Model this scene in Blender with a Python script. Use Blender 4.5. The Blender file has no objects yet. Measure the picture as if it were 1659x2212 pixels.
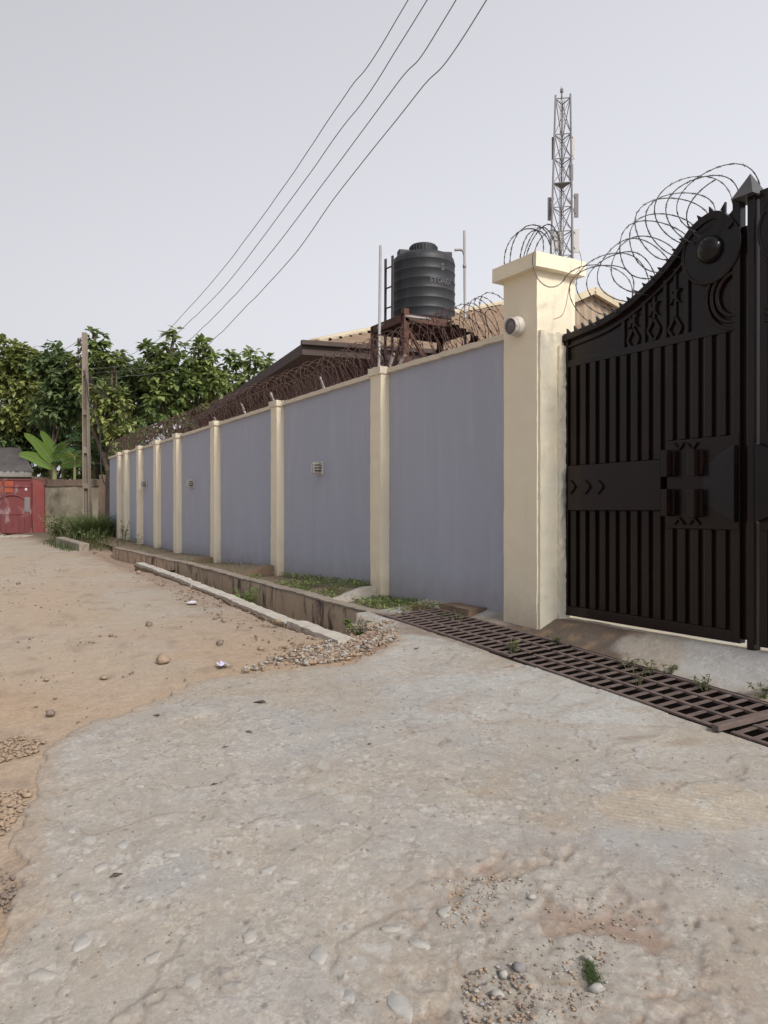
import bpy, math, random
import numpy as np
from mathutils import Vector, Matrix

random.seed(7)
RNG = np.random.default_rng(11)
R_ = math.radians
C = bpy.context.scene.collection

# ------------------------------------------------------------------ camera, sky, sun, exposure
YAW = R_(30.5)
EYE = np.array((0.0, 0.0, 1.5))
FWD = np.array((math.sin(YAW), math.cos(YAW), 0.0))
RGT = np.array((math.cos(YAW), -math.sin(YAW), 0.0))
FPX, CX, HY = 1662.0, 829.5, 1102.0           # focal length, centre and horizon row in a 1659 x 2212 view

cam_data = bpy.data.cameras.new("camera")
cam = bpy.data.objects.new("camera", cam_data)
C.objects.link(cam)
cam.location = EYE
cam.rotation_euler = (R_(90) - math.atan(4.0 / FPX), 0, -YAW)
cam_data.sensor_fit = 'VERTICAL'
cam_data.sensor_height = 36.0
cam_data.lens = 36.0 * FPX / 2212.0
cam_data.clip_start = 0.05
cam_data.clip_end = 2000
bpy.context.scene.camera = cam

SUN_VEC = Vector((0.06, -0.78, 0.66)).normalized()
SUN_EL = math.asin(SUN_VEC.z)
SUN_ROT = math.atan2(SUN_VEC.x, SUN_VEC.y)

world = bpy.data.worlds.new("World")
bpy.context.scene.world = world
world.use_nodes = True
wn, wl = world.node_tree.nodes, world.node_tree.links
wn.clear()
w_out = wn.new('ShaderNodeOutputWorld')
w_bg = wn.new('ShaderNodeBackground')
w_sky = wn.new('ShaderNodeTexSky')
w_sky.sky_type = 'NISHITA'
w_sky.sun_disc = False
w_sky.sun_elevation = SUN_EL
w_sky.sun_rotation = SUN_ROT
w_sky.air_density = 1.0
w_sky.dust_density = 7.0
w_sky.ozone_density = 1.0
w_hs = wn.new('ShaderNodeHueSaturation')
w_hs.inputs['Saturation'].default_value = 0.16
w_mix = wn.new('ShaderNodeMix'); w_mix.data_type = 'RGBA'
w_mix.inputs[0].default_value = 0.55
w_mix.inputs[7].default_value = (5.6, 5.64, 6.08, 1)       # the even light of a milky overcast
wl.new(w_sky.outputs[0], w_hs.inputs['Color'])
wl.new(w_hs.outputs[0], w_mix.inputs[6])
w_tc = wn.new('ShaderNodeTexCoord'); w_sep = wn.new('ShaderNodeSeparateXYZ')
wl.new(w_tc.outputs['Generated'], w_sep.inputs[0])
def w_math(op, a, b):
    n = wn.new('ShaderNodeMath'); n.operation = op
    for i, v in enumerate((a, b)):
        if isinstance(v, (int, float)): n.inputs[i].default_value = v
        else: wl.new(v, n.inputs[i])
    return n.outputs[0]
# thin high cloud: brighter low down and towards the compound side, all the way round without a break
w_f = w_math('ADD', w_math('MULTIPLY', w_sep.outputs['X'], 0.33), w_math('MULTIPLY', w_sep.outputs['Z'], -0.29))
w_f = w_math('ADD', w_f, 1.03)
w_vm = wn.new('ShaderNodeVectorMath'); w_vm.operation = 'SCALE'
wl.new(w_mix.outputs[2], w_vm.inputs[0]); wl.new(w_f, w_vm.inputs['Scale'])
wl.new(w_vm.outputs[0], w_bg.inputs[0])
w_bg.inputs[1].default_value = 0.122
wl.new(w_bg.outputs[0], w_out.inputs[0])

sun_data = bpy.data.lights.new("sun", 'SUN')
sun_data.energy = 2.1
sun_data.angle = R_(11)
sun_data.color = (1.0, 0.93, 0.82)
sun = bpy.data.objects.new("sun", sun_data)
C.objects.link(sun)
sun.location = (0, -10, 30)
sun.rotation_euler = SUN_VEC.to_track_quat('Z', 'Y').to_euler()

vs = bpy.context.scene.view_settings
vs.view_transform = 'Standard'
vs.look = 'None'
vs.gamma = 1.0
vs.use_curve_mapping = False
vs.exposure = 0.38

# ------------------------------------------------------------------ geometry of the place
def ray(px, py):
    return FWD + RGT * ((px - CX) / FPX) + np.array((0, 0, (HY - py) / FPX))
def at_d(px, py, d):
    return EYE + ray(px, py) * d
def at_x(px, py, X):
    r = ray(px, py)
    return EYE + r * (X / r[0])
def at_z(px, py, z):
    r = ray(px, py)
    return EYE + r * ((z - EYE[2]) / r[2])

def sstep(a, b, x):
    t = np.clip((np.asarray(x, float) - a) / (b - a), 0, 1)
    return t * t * (3 - 2 * t)
_ty = np.arange(-20, 120, .1)
_tz = np.interp(_ty, [-20, 0, 6.1, 8, 10.5, 14, 17, 24, 33, 120], [-1.053, .047, .382, .415, .45, .49, .49, .455, .40, .40])
_tz = np.convolve(np.pad(_tz, 8, mode='edge'), np.ones(17) / 17, 'valid')
def z_road0(X, Y):
    X = np.asarray(X, float); Y = np.asarray(Y, float)
    return np.interp(Y, _ty, _tz) + 0.056 * (np.clip(X, -3, 3.2 + 1.4 * (1 - sstep(7, 9, Y))) - 3.0)
def z_apron(X, Y):
    return z_road0(X, Y) + 0.02
def z_road(X, Y):
    return z_road0(X, Y)
def on(px, py, fn=z_road):
    z = 0.2
    for _ in range(30):
        p = at_z(px, py, z)
        z = 0.5 * z + 0.5 * float(fn(p[0], p[1]))
    p = at_z(px, py, z)
    return np.array((p[0], p[1], float(fn(p[0], p[1]))))

# ------------------------------------------------------------------ noise
def _h(i, j, k, s):
    n = (i.astype(np.int64) * 374761393 + j.astype(np.int64) * 668265263 + k.astype(np.int64) * 1274126177 + s * 974634777) & 0xFFFFFFFF
    n = ((n ^ (n >> 13)) * 1274126177) & 0xFFFFFFFF
    n = ((n ^ (n >> 15)) * 2246822519) & 0xFFFFFFFF
    return ((n ^ (n >> 16)) & 0xFFFFFF) / float(0xFFFFFF)
def noise3(x, y, z, s=0):
    x = np.asarray(x, float); y = np.asarray(y, float); z = np.asarray(z, float)
    i, j, k = np.floor(x), np.floor(y), np.floor(z)
    u, v, w = x - i, y - j, z - k
    u = u * u * (3 - 2 * u); v = v * v * (3 - 2 * v); w = w * w * (3 - 2 * w)
    r = 0
    for a in (0, 1):
        for b in (0, 1):
            for c in (0, 1):
                r = r + _h(i + a, j + b, k + c, s) * (u if a else 1 - u) * (v if b else 1 - v) * (w if c else 1 - w)
    return r
def noise2(x, y, s=0):
    x = np.asarray(x, float); y = np.asarray(y, float)
    i, j = np.floor(x), np.floor(y)
    u, v = x - i, y - j
    u = u * u * (3 - 2 * u); v = v * v * (3 - 2 * v)
    o = np.zeros_like(i)
    return (_h(i, j, o, s) * (1 - u) * (1 - v) + _h(i + 1, j, o, s) * u * (1 - v) +
            _h(i, j + 1, o, s) * (1 - u) * v + _h(i + 1, j + 1, o, s) * u * v)
def fbm(x, y, s=0, n=4):
    a, t, r = 0.5, 0, 0
    for q in range(n):
        r = r + a * noise2(x * 2 ** q + 17.3 * q, y * 2 ** q - 9.1 * q, s + q); t += a; a *= 0.5
    return r / t
def worley(x, y, s=0, want_id=False):
    x = np.asarray(x, float); y = np.asarray(y, float)
    i, j = np.floor(x), np.floor(y)
    o = np.zeros_like(i)
    d1 = np.full(x.shape, 9.0); d2 = np.full(x.shape, 9.0); idv = np.zeros(x.shape)
    for a in (-1, 0, 1):
        for b in (-1, 0, 1):
            cx = i + a + _h(i + a, j + b, o, s); cy = j + b + _h(i + a, j + b, o + 1, s)
            d = np.hypot(x - cx, y - cy)
            cid = _h(i + a, j + b, o + 2, s)
            nearer = d < d1
            d2 = np.where(nearer, d1, np.minimum(d2, d))
            idv = np.where(nearer, cid, idv)
            d1 = np.where(nearer, d, d1)
    return d1, d2, idv

# ------------------------------------------------------------------ object helpers
def origin_of(o):
    v = Vector((0, 0, 0))
    while o is not None:
        v += Vector(o.location); o = o.parent
    return v
def thing(name, label, cat, loc=(0, 0, 0), group=None):
    o = bpy.data.objects.new(name, None)
    o.empty_display_size = 0.1
    C.objects.link(o)
    o.location = loc
    o['label'] = label; o['category'] = cat
    if group: o['group'] = group
    return o
def tag(o, label=None, cat=None, group=None, kind=None):
    if label: o['label'] = label
    if cat: o['category'] = cat
    if group: o['group'] = group
    if kind: o['kind'] = kind
    return o
def mesh_obj(name, V, F, m, parent=None, smooth=False, col=None, kind=None, bevel=0.0, loc=None, crease=None):
    V = np.asarray(V, float).reshape(-1, 3)
    off = np.array(origin_of(parent)) if parent is not None else np.zeros(3)
    if loc is not None: off = off + np.array(loc)
    V = V - off
    me = bpy.data.meshes.new(name)
    if isinstance(F, np.ndarray):
        n, k = F.shape
        me.vertices.add(len(V)); me.vertices.foreach_set('co', V.ravel())
        me.loops.add(n * k); me.loops.foreach_set('vertex_index', F.astype(np.int32).ravel())
        me.polygons.add(n)
        me.polygons.foreach_set('loop_start', np.arange(0, n * k, k, dtype=np.int32))
        me.update(calc_edges=True)
        me.validate()
    else:
        me.from_pydata([tuple(v) for v in V], [], F)
    if smooth:
        me.polygons.foreach_set('use_smooth', np.ones(len(me.polygons), bool))
    if col is not None:
        at = me.color_attributes.new('Col', 'FLOAT_COLOR', 'POINT')
        c4 = np.ones((len(V), 4), np.float32); c4[:, :3] = col
        at.data.foreach_set('color', c4.ravel())
    me.materials.append(m)
    o = bpy.data.objects.new(name, me)
    C.objects.link(o)
    if parent is not None: o.parent = parent
    if loc is not None: o.location = loc
    if kind: o['kind'] = kind
    if bevel > 0:
        b = o.modifiers.new('bevel', 'BEVEL'); b.width = bevel; b.segments = 2; b.limit_method = 'ANGLE'; b.angle_limit = R_(40)
    return o
def nrm(v):
    v = np.asarray(v, float); n = np.linalg.norm(v)
    return v / n if n > 1e-9 else v

class MB:
    def __init__(s): s.v = []; s.f = []
    def add(s, V, F):
        b = len(s.v); s.v += [tuple(p) for p in V]; s.f += [tuple(i + b for i in f) for f in F]; return s
    def box(s, x0, x1, y0, y1, z0, z1):
        return s.add([(x0, y0, z0), (x1, y0, z0), (x1, y1, z0), (x0, y1, z0), (x0, y0, z1), (x1, y0, z1), (x1, y1, z1), (x0, y1, z1)],
                     [(0, 3, 2, 1), (4, 5, 6, 7), (0, 1, 5, 4), (1, 2, 6, 5), (2, 3, 7, 6), (3, 0, 4, 7)])
    def hexa(s, P):      # eight corners, bottom ring then top ring
        return s.add(P, [(0, 3, 2, 1), (4, 5, 6, 7), (0, 1, 5, 4), (1, 2, 6, 5), (2, 3, 7, 6), (3, 0, 4, 7)])
    def bar(s, p, q, w, h, up=(0, 0, 1)):
        p = np.asarray(p, float); q = np.asarray(q, float)
        d = nrm(q - p); a = np.cross(d, up)
        if np.linalg.norm(a) < 1e-6: a = np.cross(d, (1, 0, 0))
        a = nrm(a); b = nrm(np.cross(a, d)); a = a * w / 2; b = b * h / 2
        return s.hexa([p - a - b, p + a - b, p + a + b, p - a + b, q - a - b, q + a - b, q + a + b, q - a + b])
    def tube(s, pts, r, n=6, closed=False):
        P = [np.asarray(p, float) for p in pts]; m = len(P)
        rr = r if hasattr(r, '__len__') else [r] * m
        base = len(s.v); ref = None
        for i in range(m):
            if closed: t = nrm(P[(i + 1) % m] - P[i - 1])
            else: t = nrm(P[min(i + 1, m - 1)] - P[max(i - 1, 0)])
            if ref is None:
                ref = np.cross(t, (0, 0, 1))
                if np.linalg.norm(ref) < 0.05: ref = np.cross(t, (1, 0, 0))
            ref = nrm(ref - t * np.dot(ref, t)); b = np.cross(t, ref)
            for k in range(n):
                a = 2 * math.pi * k / n
                s.v.append(tuple(P[i] + (ref * math.cos(a) + b * math.sin(a)) * rr[i]))
        for i in range(m if closed else m - 1):
            j = (i + 1) % m
            for k in range(n):
                l = (k + 1) % n
                s.f.append((base + i * n + k, base + i * n + l, base + j * n + l, base + j * n + k))
        if not closed:
            s.f.append(tuple(base + k for k in range(n))[::-1]); s.f.append(tuple(base + (m - 1) * n + k for k in range(n)))
        return s
    def prism(s, poly, vec):
        n = len(poly); vec = np.asarray(vec, float); P = [np.asarray(p, float) for p in poly]
        V = P + [p + vec for p in P]
        F = [tuple(range(n))[::-1], tuple(range(n, 2 * n))] + [(i, (i + 1) % n, (i + 1) % n + n, i + n) for i in range(n)]
        return s.add(V, F)
    def lathe(s, prof, c, n=24, axis=(0, 0, 1)):
        ax = nrm(axis); u = np.cross(ax, (0, 0, 1))
        if np.linalg.norm(u) < 0.01: u = np.array((1.0, 0, 0))
        u = nrm(u); w = np.cross(ax, u); c = np.asarray(c, float); base = len(s.v)
        for r, h in prof:
            for k in range(n):
                a = 2 * math.pi * k / n
                s.v.append(tuple(c + ax * h + (u * math.cos(a) + w * math.sin(a)) * r))
        for i in range(len(prof) - 1):
            for k in range(n):
                l = (k + 1) % n
                s.f.append((base + i * n + k, base + i * n + l, base + (i + 1) * n + l, base + (i + 1) * n + k))
        s.f.append(tuple(base + k for k in range(n))[::-1]); s.f.append(tuple(base + (len(prof) - 1) * n + k for k in range(n)))
        return s
    def build(s, name, m, parent=None, **kw):
        return mesh_obj(name, s.v, s.f, m, parent, **kw)

def rough_box(x0, x1, y0, y1, z0, z1, cell=0.05, amp=0.004, freq=14.0, seed=0, warp=None):
    Vs, Fs, b = [], [], 0
    def face(fn, lu, lv):
        nonlocal b
        nu = max(1, int(round(lu / cell))); nv = max(1, int(round(lv / cell)))
        nu = min(nu, 420); nv = min(nv, 420)
        uu, vv = np.meshgrid(np.linspace(0, 1, nu + 1), np.linspace(0, 1, nv + 1), indexing='ij')
        P = fn(uu.ravel(), vv.ravel())
        Vs.append(P)
        idx = np.arange((nu + 1) * (nv + 1)).reshape(nu + 1, nv + 1) + b
        Fs.append(np.stack([idx[:-1, :-1], idx[1:, :-1], idx[1:, 1:], idx[:-1, 1:]], -1).reshape(-1, 4))
        b += (nu + 1) * (nv + 1)
    dx, dy, dz = x1 - x0, y1 - y0, z1 - z0
    S = np.stack
    face(lambda u, v: S([x0 + 0 * u, y0 + dy * (1 - u), z0 + dz * v], -1), dy, dz)
    face(lambda u, v: S([x1 + 0 * u, y0 + dy * u, z0 + dz * v], -1), dy, dz)
    face(lambda u, v: S([x0 + dx * u, y0 + 0 * u, z0 + dz * v], -1), dx, dz)
    face(lambda u, v: S([x0 + dx * (1 - u), y1 + 0 * u, z0 + dz * v], -1), dx, dz)
    face(lambda u, v: S([x0 + dx * u, y0 + dy * v, z1 + 0 * u], -1), dx, dy)
    face(lambda u, v: S([x0 + dx * u, y1 - dy * v, z0 + 0 * u], -1), dx, dy)
    V = np.concatenate(Vs); F = np.concatenate(Fs)
    x, y, z = (V[:, i] * freq for i in range(3))
    D = np.stack([noise3(x, y, z, seed + q) + 0.5 * noise3(2.3 * x, 2.3 * y, 2.3 * z, seed + q + 5) - 0.75 for q in (1, 2, 3)], -1)
    V = V + D * 2 * amp
    if warp is not None: V = warp(V)
    return V, F

ICO_V = np.array([(-.526, 0, .851), (.526, 0, .851), (-.526, 0, -.851), (.526, 0, -.851), (0, .851, .526), (0, .851, -.526), (0, -.851, .526),
                  (0, -.851, -.526), (.851, .526, 0), (-.851, .526, 0), (.851, -.526, 0), (-.851, -.526, 0)])
ICO_F = np.array([(0, 1, 4), (0, 4, 9), (9, 4, 5), (4, 8, 5), (4, 1, 8), (8, 1, 10), (8, 10, 3), (5, 8, 3), (5, 3, 2), (2, 3, 7), (7, 3, 10),
                  (7, 10, 6), (7, 6, 11), (11, 6, 0), (0, 6, 1), (6, 10, 1), (9, 11, 0), (9, 2, 11), (9, 5, 2), (7, 11, 2)])
def rocks(P, size, flat=0.6, sink=0.25, seed=0):
    rng = np.random.default_rng(seed)
    P = np.asarray(P, float); n = len(P); size = np.broadcast_to(np.asarray(size, float), (n,))
    B = ICO_V[None] * (1 + rng.uniform(-.38, .38, (n, 12, 3)))
    S = np.stack([rng.uniform(.7, 1.25, n), rng.uniform(.6, 1.0, n), rng.uniform(.6, 1.0, n) * flat], -1) * size[:, None] * 0.5
    B = B * S[:, None, :]
    a = rng.uniform(0, 2 * math.pi, n); ca, sa = np.cos(a)[:, None], np.sin(a)[:, None]
    x = B[..., 0] * ca - B[..., 1] * sa; y = B[..., 0] * sa + B[..., 1] * ca
    z = B[..., 2] + (S[:, 2] * (1 - 2 * sink))[:, None]
    V = np.stack([x, y, z], -1) + P[:, None, :]
    F = ICO_F[None] + (np.arange(n) * 12)[:, None, None]
    return V.reshape(-1, 3), F.reshape(-1, 3)

# leaves: folded blade of five points, four triangles
LEAF_V = np.array([(0, 0, 0), (.45, -.30, .06), (.45, .30, .06), (1, 0, -.12), (.5, 0, -.02)])
LEAF_F = np.array([(0, 1, 4), (1, 3, 4), (0, 4, 2), (4, 3, 2)])
def leaves(P, D, N, L, wid=1.0):
    P = np.asarray(P, float); n = len(P)
    D = D / np.maximum(np.linalg.norm(D, axis=1, keepdims=True), 1e-6)
    B = np.cross(N, D); B /= np.maximum(np.linalg.norm(B, axis=1, keepdims=True), 1e-6)
    U = np.cross(D, B)
    L = np.broadcast_to(np.asarray(L, float), (n,))[:, None, None]
    V = P[:, None] + L * (LEAF_V[None, :, :1] * D[:, None] + wid * LEAF_V[None, :, 1:2] * B[:, None] + LEAF_V[None, :, 2:] * U[:, None])
    F = LEAF_F[None] + (np.arange(n) * 5)[:, None, None]
    return V.reshape(-1, 3), F.reshape(-1, 3)
def blades(P, H, lean, width, rng, seg=3):
    """curved grass blades, one strip each"""
    n = len(P); a = rng.uniform(0, 2 * math.pi, n)
    d = np.stack([np.cos(a), np.sin(a), 0 * a], -1); side = np.stack([-np.sin(a), np.cos(a), 0 * a], -1)
    Vs = []
    for k in range(seg + 1):
        t = k / seg
        c = P + d * (lean * H * t * t)[:, None] + np.stack([0 * H, 0 * H, H * (t - 0.35 * lean * t * t)], -1)
        w = (width * (1 - 0.92 * t))[:, None] * side
        Vs += [c - w, c + w]
    V = np.stack(Vs, 1)
    m = 2 * (seg + 1)
    q = np.array([(2 * k, 2 * k + 1, 2 * k + 3, 2 * k + 2) for k in range(seg)])
    F = q[None] + (np.arange(n) * m)[:, None, None]
    return V.reshape(-1, 3), F.reshape(-1, 4)

# ------------------------------------------------------------------ materials
def new_mat(name):
    m = bpy.data.materials.new(name); m.use_nodes = True
    nt = m.node_tree
    return m, nt.nodes, nt.links, nt.nodes['Principled BSDF']
def pos_node(N, L, scale=(1, 1, 1)):
    g = N.new('ShaderNodeNewGeometry')
    mp = N.new('ShaderNodeMapping'); mp.inputs['Scale'].default_value = scale
    L.new(g.outputs['Position'], mp.inputs['Vector'])
    return mp.outputs[0]
def noise_node(N, L, vec, scale, detail=4, rough=0.55):
    n = N.new('ShaderNodeTexNoise'); n.inputs['Scale'].default_value = scale; n.inputs['Detail'].default_value = detail
    n.inputs['Roughness'].default_value = rough
    L.new(vec, n.inputs['Vector']); return n.outputs['Fac']
def ramp(N, L, fac, a, b):
    r = N.new('ShaderNodeMapRange'); r.inputs['From Min'].default_value = a; r.inputs['From Max'].default_value = b
    L.new(fac, r.inputs['Value']); return r.outputs[0]
def mix(N, L, fac, a, b, mode='MIX'):
    x = N.new('ShaderNodeMix'); x.data_type = 'RGBA'; x.blend_type = mode
    for sock, val in ((0, fac), (6, a), (7, b)):
        if isinstance(val, (int, float)): x.inputs[sock].default_value = val
        elif isinstance(val, tuple): x.inputs[sock].default_value = (*val, 1) if len(val) == 3 else val
        else: L.new(val, x.inputs[sock])
    return x.outputs[2]
def bump(N, L, B, h, strength=0.3, dist=0.01, prev=None):
    b = N.new('ShaderNodeBump'); b.inputs['Strength'].default_value = strength; b.inputs['Distance'].default_value = dist
    L.new(h, b.inputs['Height'])
    if prev is not None: L.new(prev, b.inputs['Normal'])
    L.new(b.outputs[0], B.inputs['Normal']); return b.outputs[0]
def worn(name, base, var, scale=3.0, rough=0.8, spots=None, spot_scale=9.0, spot_lim=(0.56, 0.68), stretch=(1, 1, 1), bump_s=0.25, bump_scale=60, bump_d=0.006,
         metallic=0.0, grain=0.12, spots2=None, spot2_scale=3.0, spot2_lim=(0.6, 0.75)):
    m, N, L, B = new_mat(name)
    v = pos_node(N, L, stretch); p = pos_node(N, L)
    c = mix(N, L, ramp(N, L, noise_node(N, L, v, scale, 5), 0.3, 0.7), base, var)
    if spots: c = mix(N, L, ramp(N, L, noise_node(N, L, v, spot_scale, 6, 0.65), *spot_lim), c, spots)
    if spots2: c = mix(N, L, ramp(N, L, noise_node(N, L, v, spot2_scale, 6, 0.65), *spot2_lim), c, spots2)
    g = ramp(N, L, noise_node(N, L, p, 140, 3), 0.25, 0.75)
    c = mix(N, L, grain, c, mix(N, L, g, (0.25, 0.25, 0.25), (1, 1, 1)), 'MULTIPLY')
    L.new(c, B.inputs['Base Color'])
    B.inputs['Roughness'].default_value = rough; B.inputs['Metallic'].default_value = metallic
    if bump_s: bump(N, L, B, noise_node(N, L, p, bump_scale, 5, 0.6), bump_s, bump_d)
    return m
def plain(name, col, rough=0.6, metallic=0.0):
    return worn(name, col, tuple(c * 0.82 for c in col), 6.0, rough, bump_s=0.0, metallic=metallic, grain=0.05)
def attr_mat(name, rough=0.9, grains=((30, 0.16), (170, 0.22)), bumps=((45, 0.4, 0.012), (260, 0.35, 0.004)), speck=()):
    m, N, L, B = new_mat(name)
    a = N.new('ShaderNodeVertexColor'); a.layer_name = 'Col'
    p = pos_node(N, L); c = a.outputs['Color']
    for sc, amt in grains:
        g = ramp(N, L, noise_node(N, L, p, sc, 5, 0.6), 0.28, 0.72)
        c = mix(N, L, amt, c, mix(N, L, g, (0.35, 0.33, 0.31), (1.5, 1.48, 1.45)), 'MULTIPLY')
    for sc, lo, hi in speck:
        vo = N.new('ShaderNodeTexVoronoi'); vo.inputs['Scale'].default_value = sc; L.new(p, vo.inputs['Vector'])
        sp = N.new('ShaderNodeSeparateColor'); L.new(vo.outputs['Color'], sp.inputs[0])
        k = ramp(N, L, noise_node(N, L, p, sc * .09, 3), .42, .62)
        tone = N.new('ShaderNodeMapRange'); tone.inputs['To Min'].default_value = lo; tone.inputs['To Max'].default_value = hi; L.new(sp.outputs[0], tone.inputs['Value'])
        c = mix(N, L, k, c, mix(N, L, 1.0, c, tone.outputs[0], 'MULTIPLY'))
    L.new(c, B.inputs['Base Color']); B.inputs['Roughness'].default_value = rough
    prev = None
    for sc, st, di in bumps:
        prev = bump(N, L, B, noise_node(N, L, p, sc, 5, 0.6), st, di, prev)
    return m
def leaf_mat(name, dark, mid, light, trans=0.35, rough=0.5):
    m, N, L, B = new_mat(name)
    g = N.new('ShaderNodeNewGeometry')
    r = N.new('ShaderNodeValToRGB'); e = r.color_ramp.elements
    e[0].color = (*dark, 1); e[0].position = 0.0
    e[1].color = (*light, 1); e[1].position = 1.0
    k = r.color_ramp.elements.new(0.55); k.color = (*mid, 1)
    L.new(g.outputs['Random Per Island'], r.inputs[0])
    p = pos_node(N, L)
    c = mix(N, L, ramp(N, L, noise_node(N, L, p, 0.7, 2), 0.35, 0.7), r.outputs[0], mix(N, L, 0.5, r.outputs[0], light))
    L.new(c, B.inputs['Base Color']); B.inputs['Roughness'].default_value = rough
    t = N.new('ShaderNodeBsdfTranslucent'); L.new(c, t.inputs['Color'])
    ms = N.new('ShaderNodeMixShader'); ms.inputs[0].default_value = trans
    L.new(B.outputs[0], ms.inputs[1]); L.new(t.outputs[0], ms.inputs[2])
    L.new(ms.outputs[0], N['Material Output'].inputs['Surface'])
    return m

M = {}
M['road'] = attr_mat('sandy_laterite', 0.95, ((9, 0.16), (38, 0.22), (170, 0.30)), ((22, 0.45, 0.03), (70, 0.5, 0.012), (260, 0.4, 0.004)))
M['concrete'] = attr_mat('floated_concrete', 0.85, ((5, 0.14), (14, 0.12), (42, 0.12), (120, 0.15), (330, 0.2)), ((35, 0.12, 0.010), (120, 0.22, 0.006), (420, 0.3, 0.003)), speck=((34, .90, 1.12), (75, .86, 1.16), (150, .88, 1.14)))
M['earth'] = worn('dark_earth', (.10, .075, .05), (.17, .13, .09), 5, 0.95, bump_s=0.6, bump_scale=40, bump_d=0.02)
M['silt_shade'] = worn('trench_silt_shade', (.035, .025, .021), (.05, .036, .03), 5, 0.95)  # floor sediment; sides share its dark tone, painted so the slots look shaded
M['far_ground'] = worn('dry_ground', (.22, .17, .11), (.12, .12, .06), 0.3, 0.95)
M['yard'] = worn('yard_concrete', (.52, .49, .44), (.44, .41, .36), 2, 0.9)
M['blue'] = worn('blue_grey_wall_paint', (.41, .43, .525), (.388, .405, .495), 2.2, 0.75, spots=(.445, .465, .555), spot_scale=5, spot_lim=(.5, .75), stretch=(1, 1, .16),
                 bump_s=0.35, bump_scale=70, bump_d=0.006)
def splash(m, z0, z1, amt, tint):
    nt = m.node_tree; N, L = nt.nodes, nt.links; B = N['Principled BSDF']
    src = B.inputs['Base Color'].links[0].from_socket
    p = pos_node(N, L); sp = N.new('ShaderNodeSeparateXYZ'); L.new(p, sp.inputs[0])
    ad = N.new('ShaderNodeMath'); ad.operation = 'MULTIPLY_ADD'; ad.inputs[1].default_value = .55; L.new(noise_node(N, L, p, 5, 6, .7), ad.inputs[0]); L.new(sp.outputs['Z'], ad.inputs[2])
    f = ramp(N, L, ad.outputs[0], z1 + .275, z0 + .275); k = N.new('ShaderNodeMath'); k.operation = 'MULTIPLY'; k.inputs[1].default_value = amt; L.new(f, k.inputs[0])
    L.new(mix(N, L, k.outputs[0], src, tint), B.inputs['Base Color'])
splash(M['blue'], .45, .85, .55, (.27, .225, .18))
M['cream'] = worn('cream_paint', (.83, .75, .585), (.78, .70, .545), 1.6, 0.7, spots=(.66, .58, .44), spot_scale=6, spot_lim=(.60, .80), stretch=(1, 1, .22), bump_s=0.3, bump_scale=45, bump_d=0.006, grain=0.06)
M['cream_patch'] = worn('cream_patched_plaster', (.76, .69, .54), (.66, .63, .54), 2.4, 0.75, spots=(.62, .57, .47), spot_scale=7, spot_lim=(.6, .72),
                        bump_s=0.4, bump_scale=18, bump_d=0.012, grain=0.06)
splash(M['cream'], .40, .75, .5, (.34, .27, .20))
M['coping'] = worn('coping_paint', (.74, .665, .54), (.66, .59, .48), 2.5, 0.8, bump_s=0.4, bump_scale=40, bump_d=0.008, grain=0.08)
M['parapet'] = worn('stained_drain_concrete', (.56, .43, .31), (.46, .345, .245), 2.5, 0.95, spots=(.10, .075, .062), spot_scale=3.2, spot_lim=(.51, .62), stretch=(1, 1.4, .45),
                    bump_s=0.5, bump_scale=50, bump_d=0.01, spots2=(.60, .47, .33), spot2_scale=6, spot2_lim=(.6, .72))
M['kerb'] = worn('kerb_concrete', (.54, .505, .46), (.45, .41, .36), 5, 0.95, spots=(.24, .18, .13), spot_scale=6, spot_lim=(.58, .7), bump_s=0.6, bump_scale=60, bump_d=0.012, grain=0.25)
M['capping'] = worn('weathered_drain_capping', (.33, .285, .235), (.24, .20, .165), 3, 0.95, spots=(.13, .105, .085), spot_scale=4, spot_lim=(.56, .7), bump_s=0.6, bump_scale=50, bump_d=0.012, grain=0.2)
M['kerb_dirt'] = worn('soil_stained_concrete', (.22, .155, .105), (.15, .105, .075), 5, 0.95, bump_s=0.6, bump_scale=40, bump_d=0.015)
M['gate'] = worn('black_gloss_paint', (.0095, .0056, .0053), (.0175, .0088, .0075), 2.2, 0.22, bump_s=0.06, bump_scale=12, bump_d=0.01, grain=0.0)  # brown tinge puts the ground's warm reflection into the paint colour
M['gate_hi'] = worn('black_paint_worn', (.009, .0078, .0082), (.014, .0100, .0095), 4, 0.2, bump_s=0.05, bump_scale=20, bump_d=0.01, grain=0.0)
for k_ in ('gate', 'gate_hi'): M[k_].node_tree.nodes['Principled BSDF'].inputs['Specular IOR Level'].default_value = 0.3
M['grate'] = worn('rusty_grate_steel', (.155, .115, .105), (.10, .07, .065), 8, 0.75, spots=(.20, .155, .145), spot_scale=20, bump_s=0.3, bump_scale=120, bump_d=0.003)
M['rust'] = worn('rusted_steel', (.115, .05, .034), (.07, .032, .024), 8, 0.8, bump_s=0.2, bump_scale=80)
M['wire_rust'] = plain('rusted_wire', (.085, .042, .036), 0.7)
M['wire'] = plain('dull_steel_wire', (.10, .095, .095), 0.5, 0.6)
M['tank'] = worn('black_polyethylene', (.013, .014, .019), (.020, .0215, .028), 3, 0.55, spots=(.055, .055, .06), spot_scale=3, spot_lim=(.6, .8), stretch=(3, 3, .2), bump_s=0.05, grain=0.0)
M['letter'] = worn('faded_white_print', (.13, .13, .15), (.035, .037, .046), 30, 0.7, bump_s=0)
M['pvc'] = plain('grey_pipe', (.33, .32, .33), 0.5)
M['steel_dark'] = plain('dark_painted_steel', (.035, .022, .022), 0.6)
M['galv'] = plain('galvanised_steel', (.40, .40, .42), 0.5, 0.3)
M['mast'] = plain('mast_steel', (.20, .185, .20), 0.6)
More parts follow.
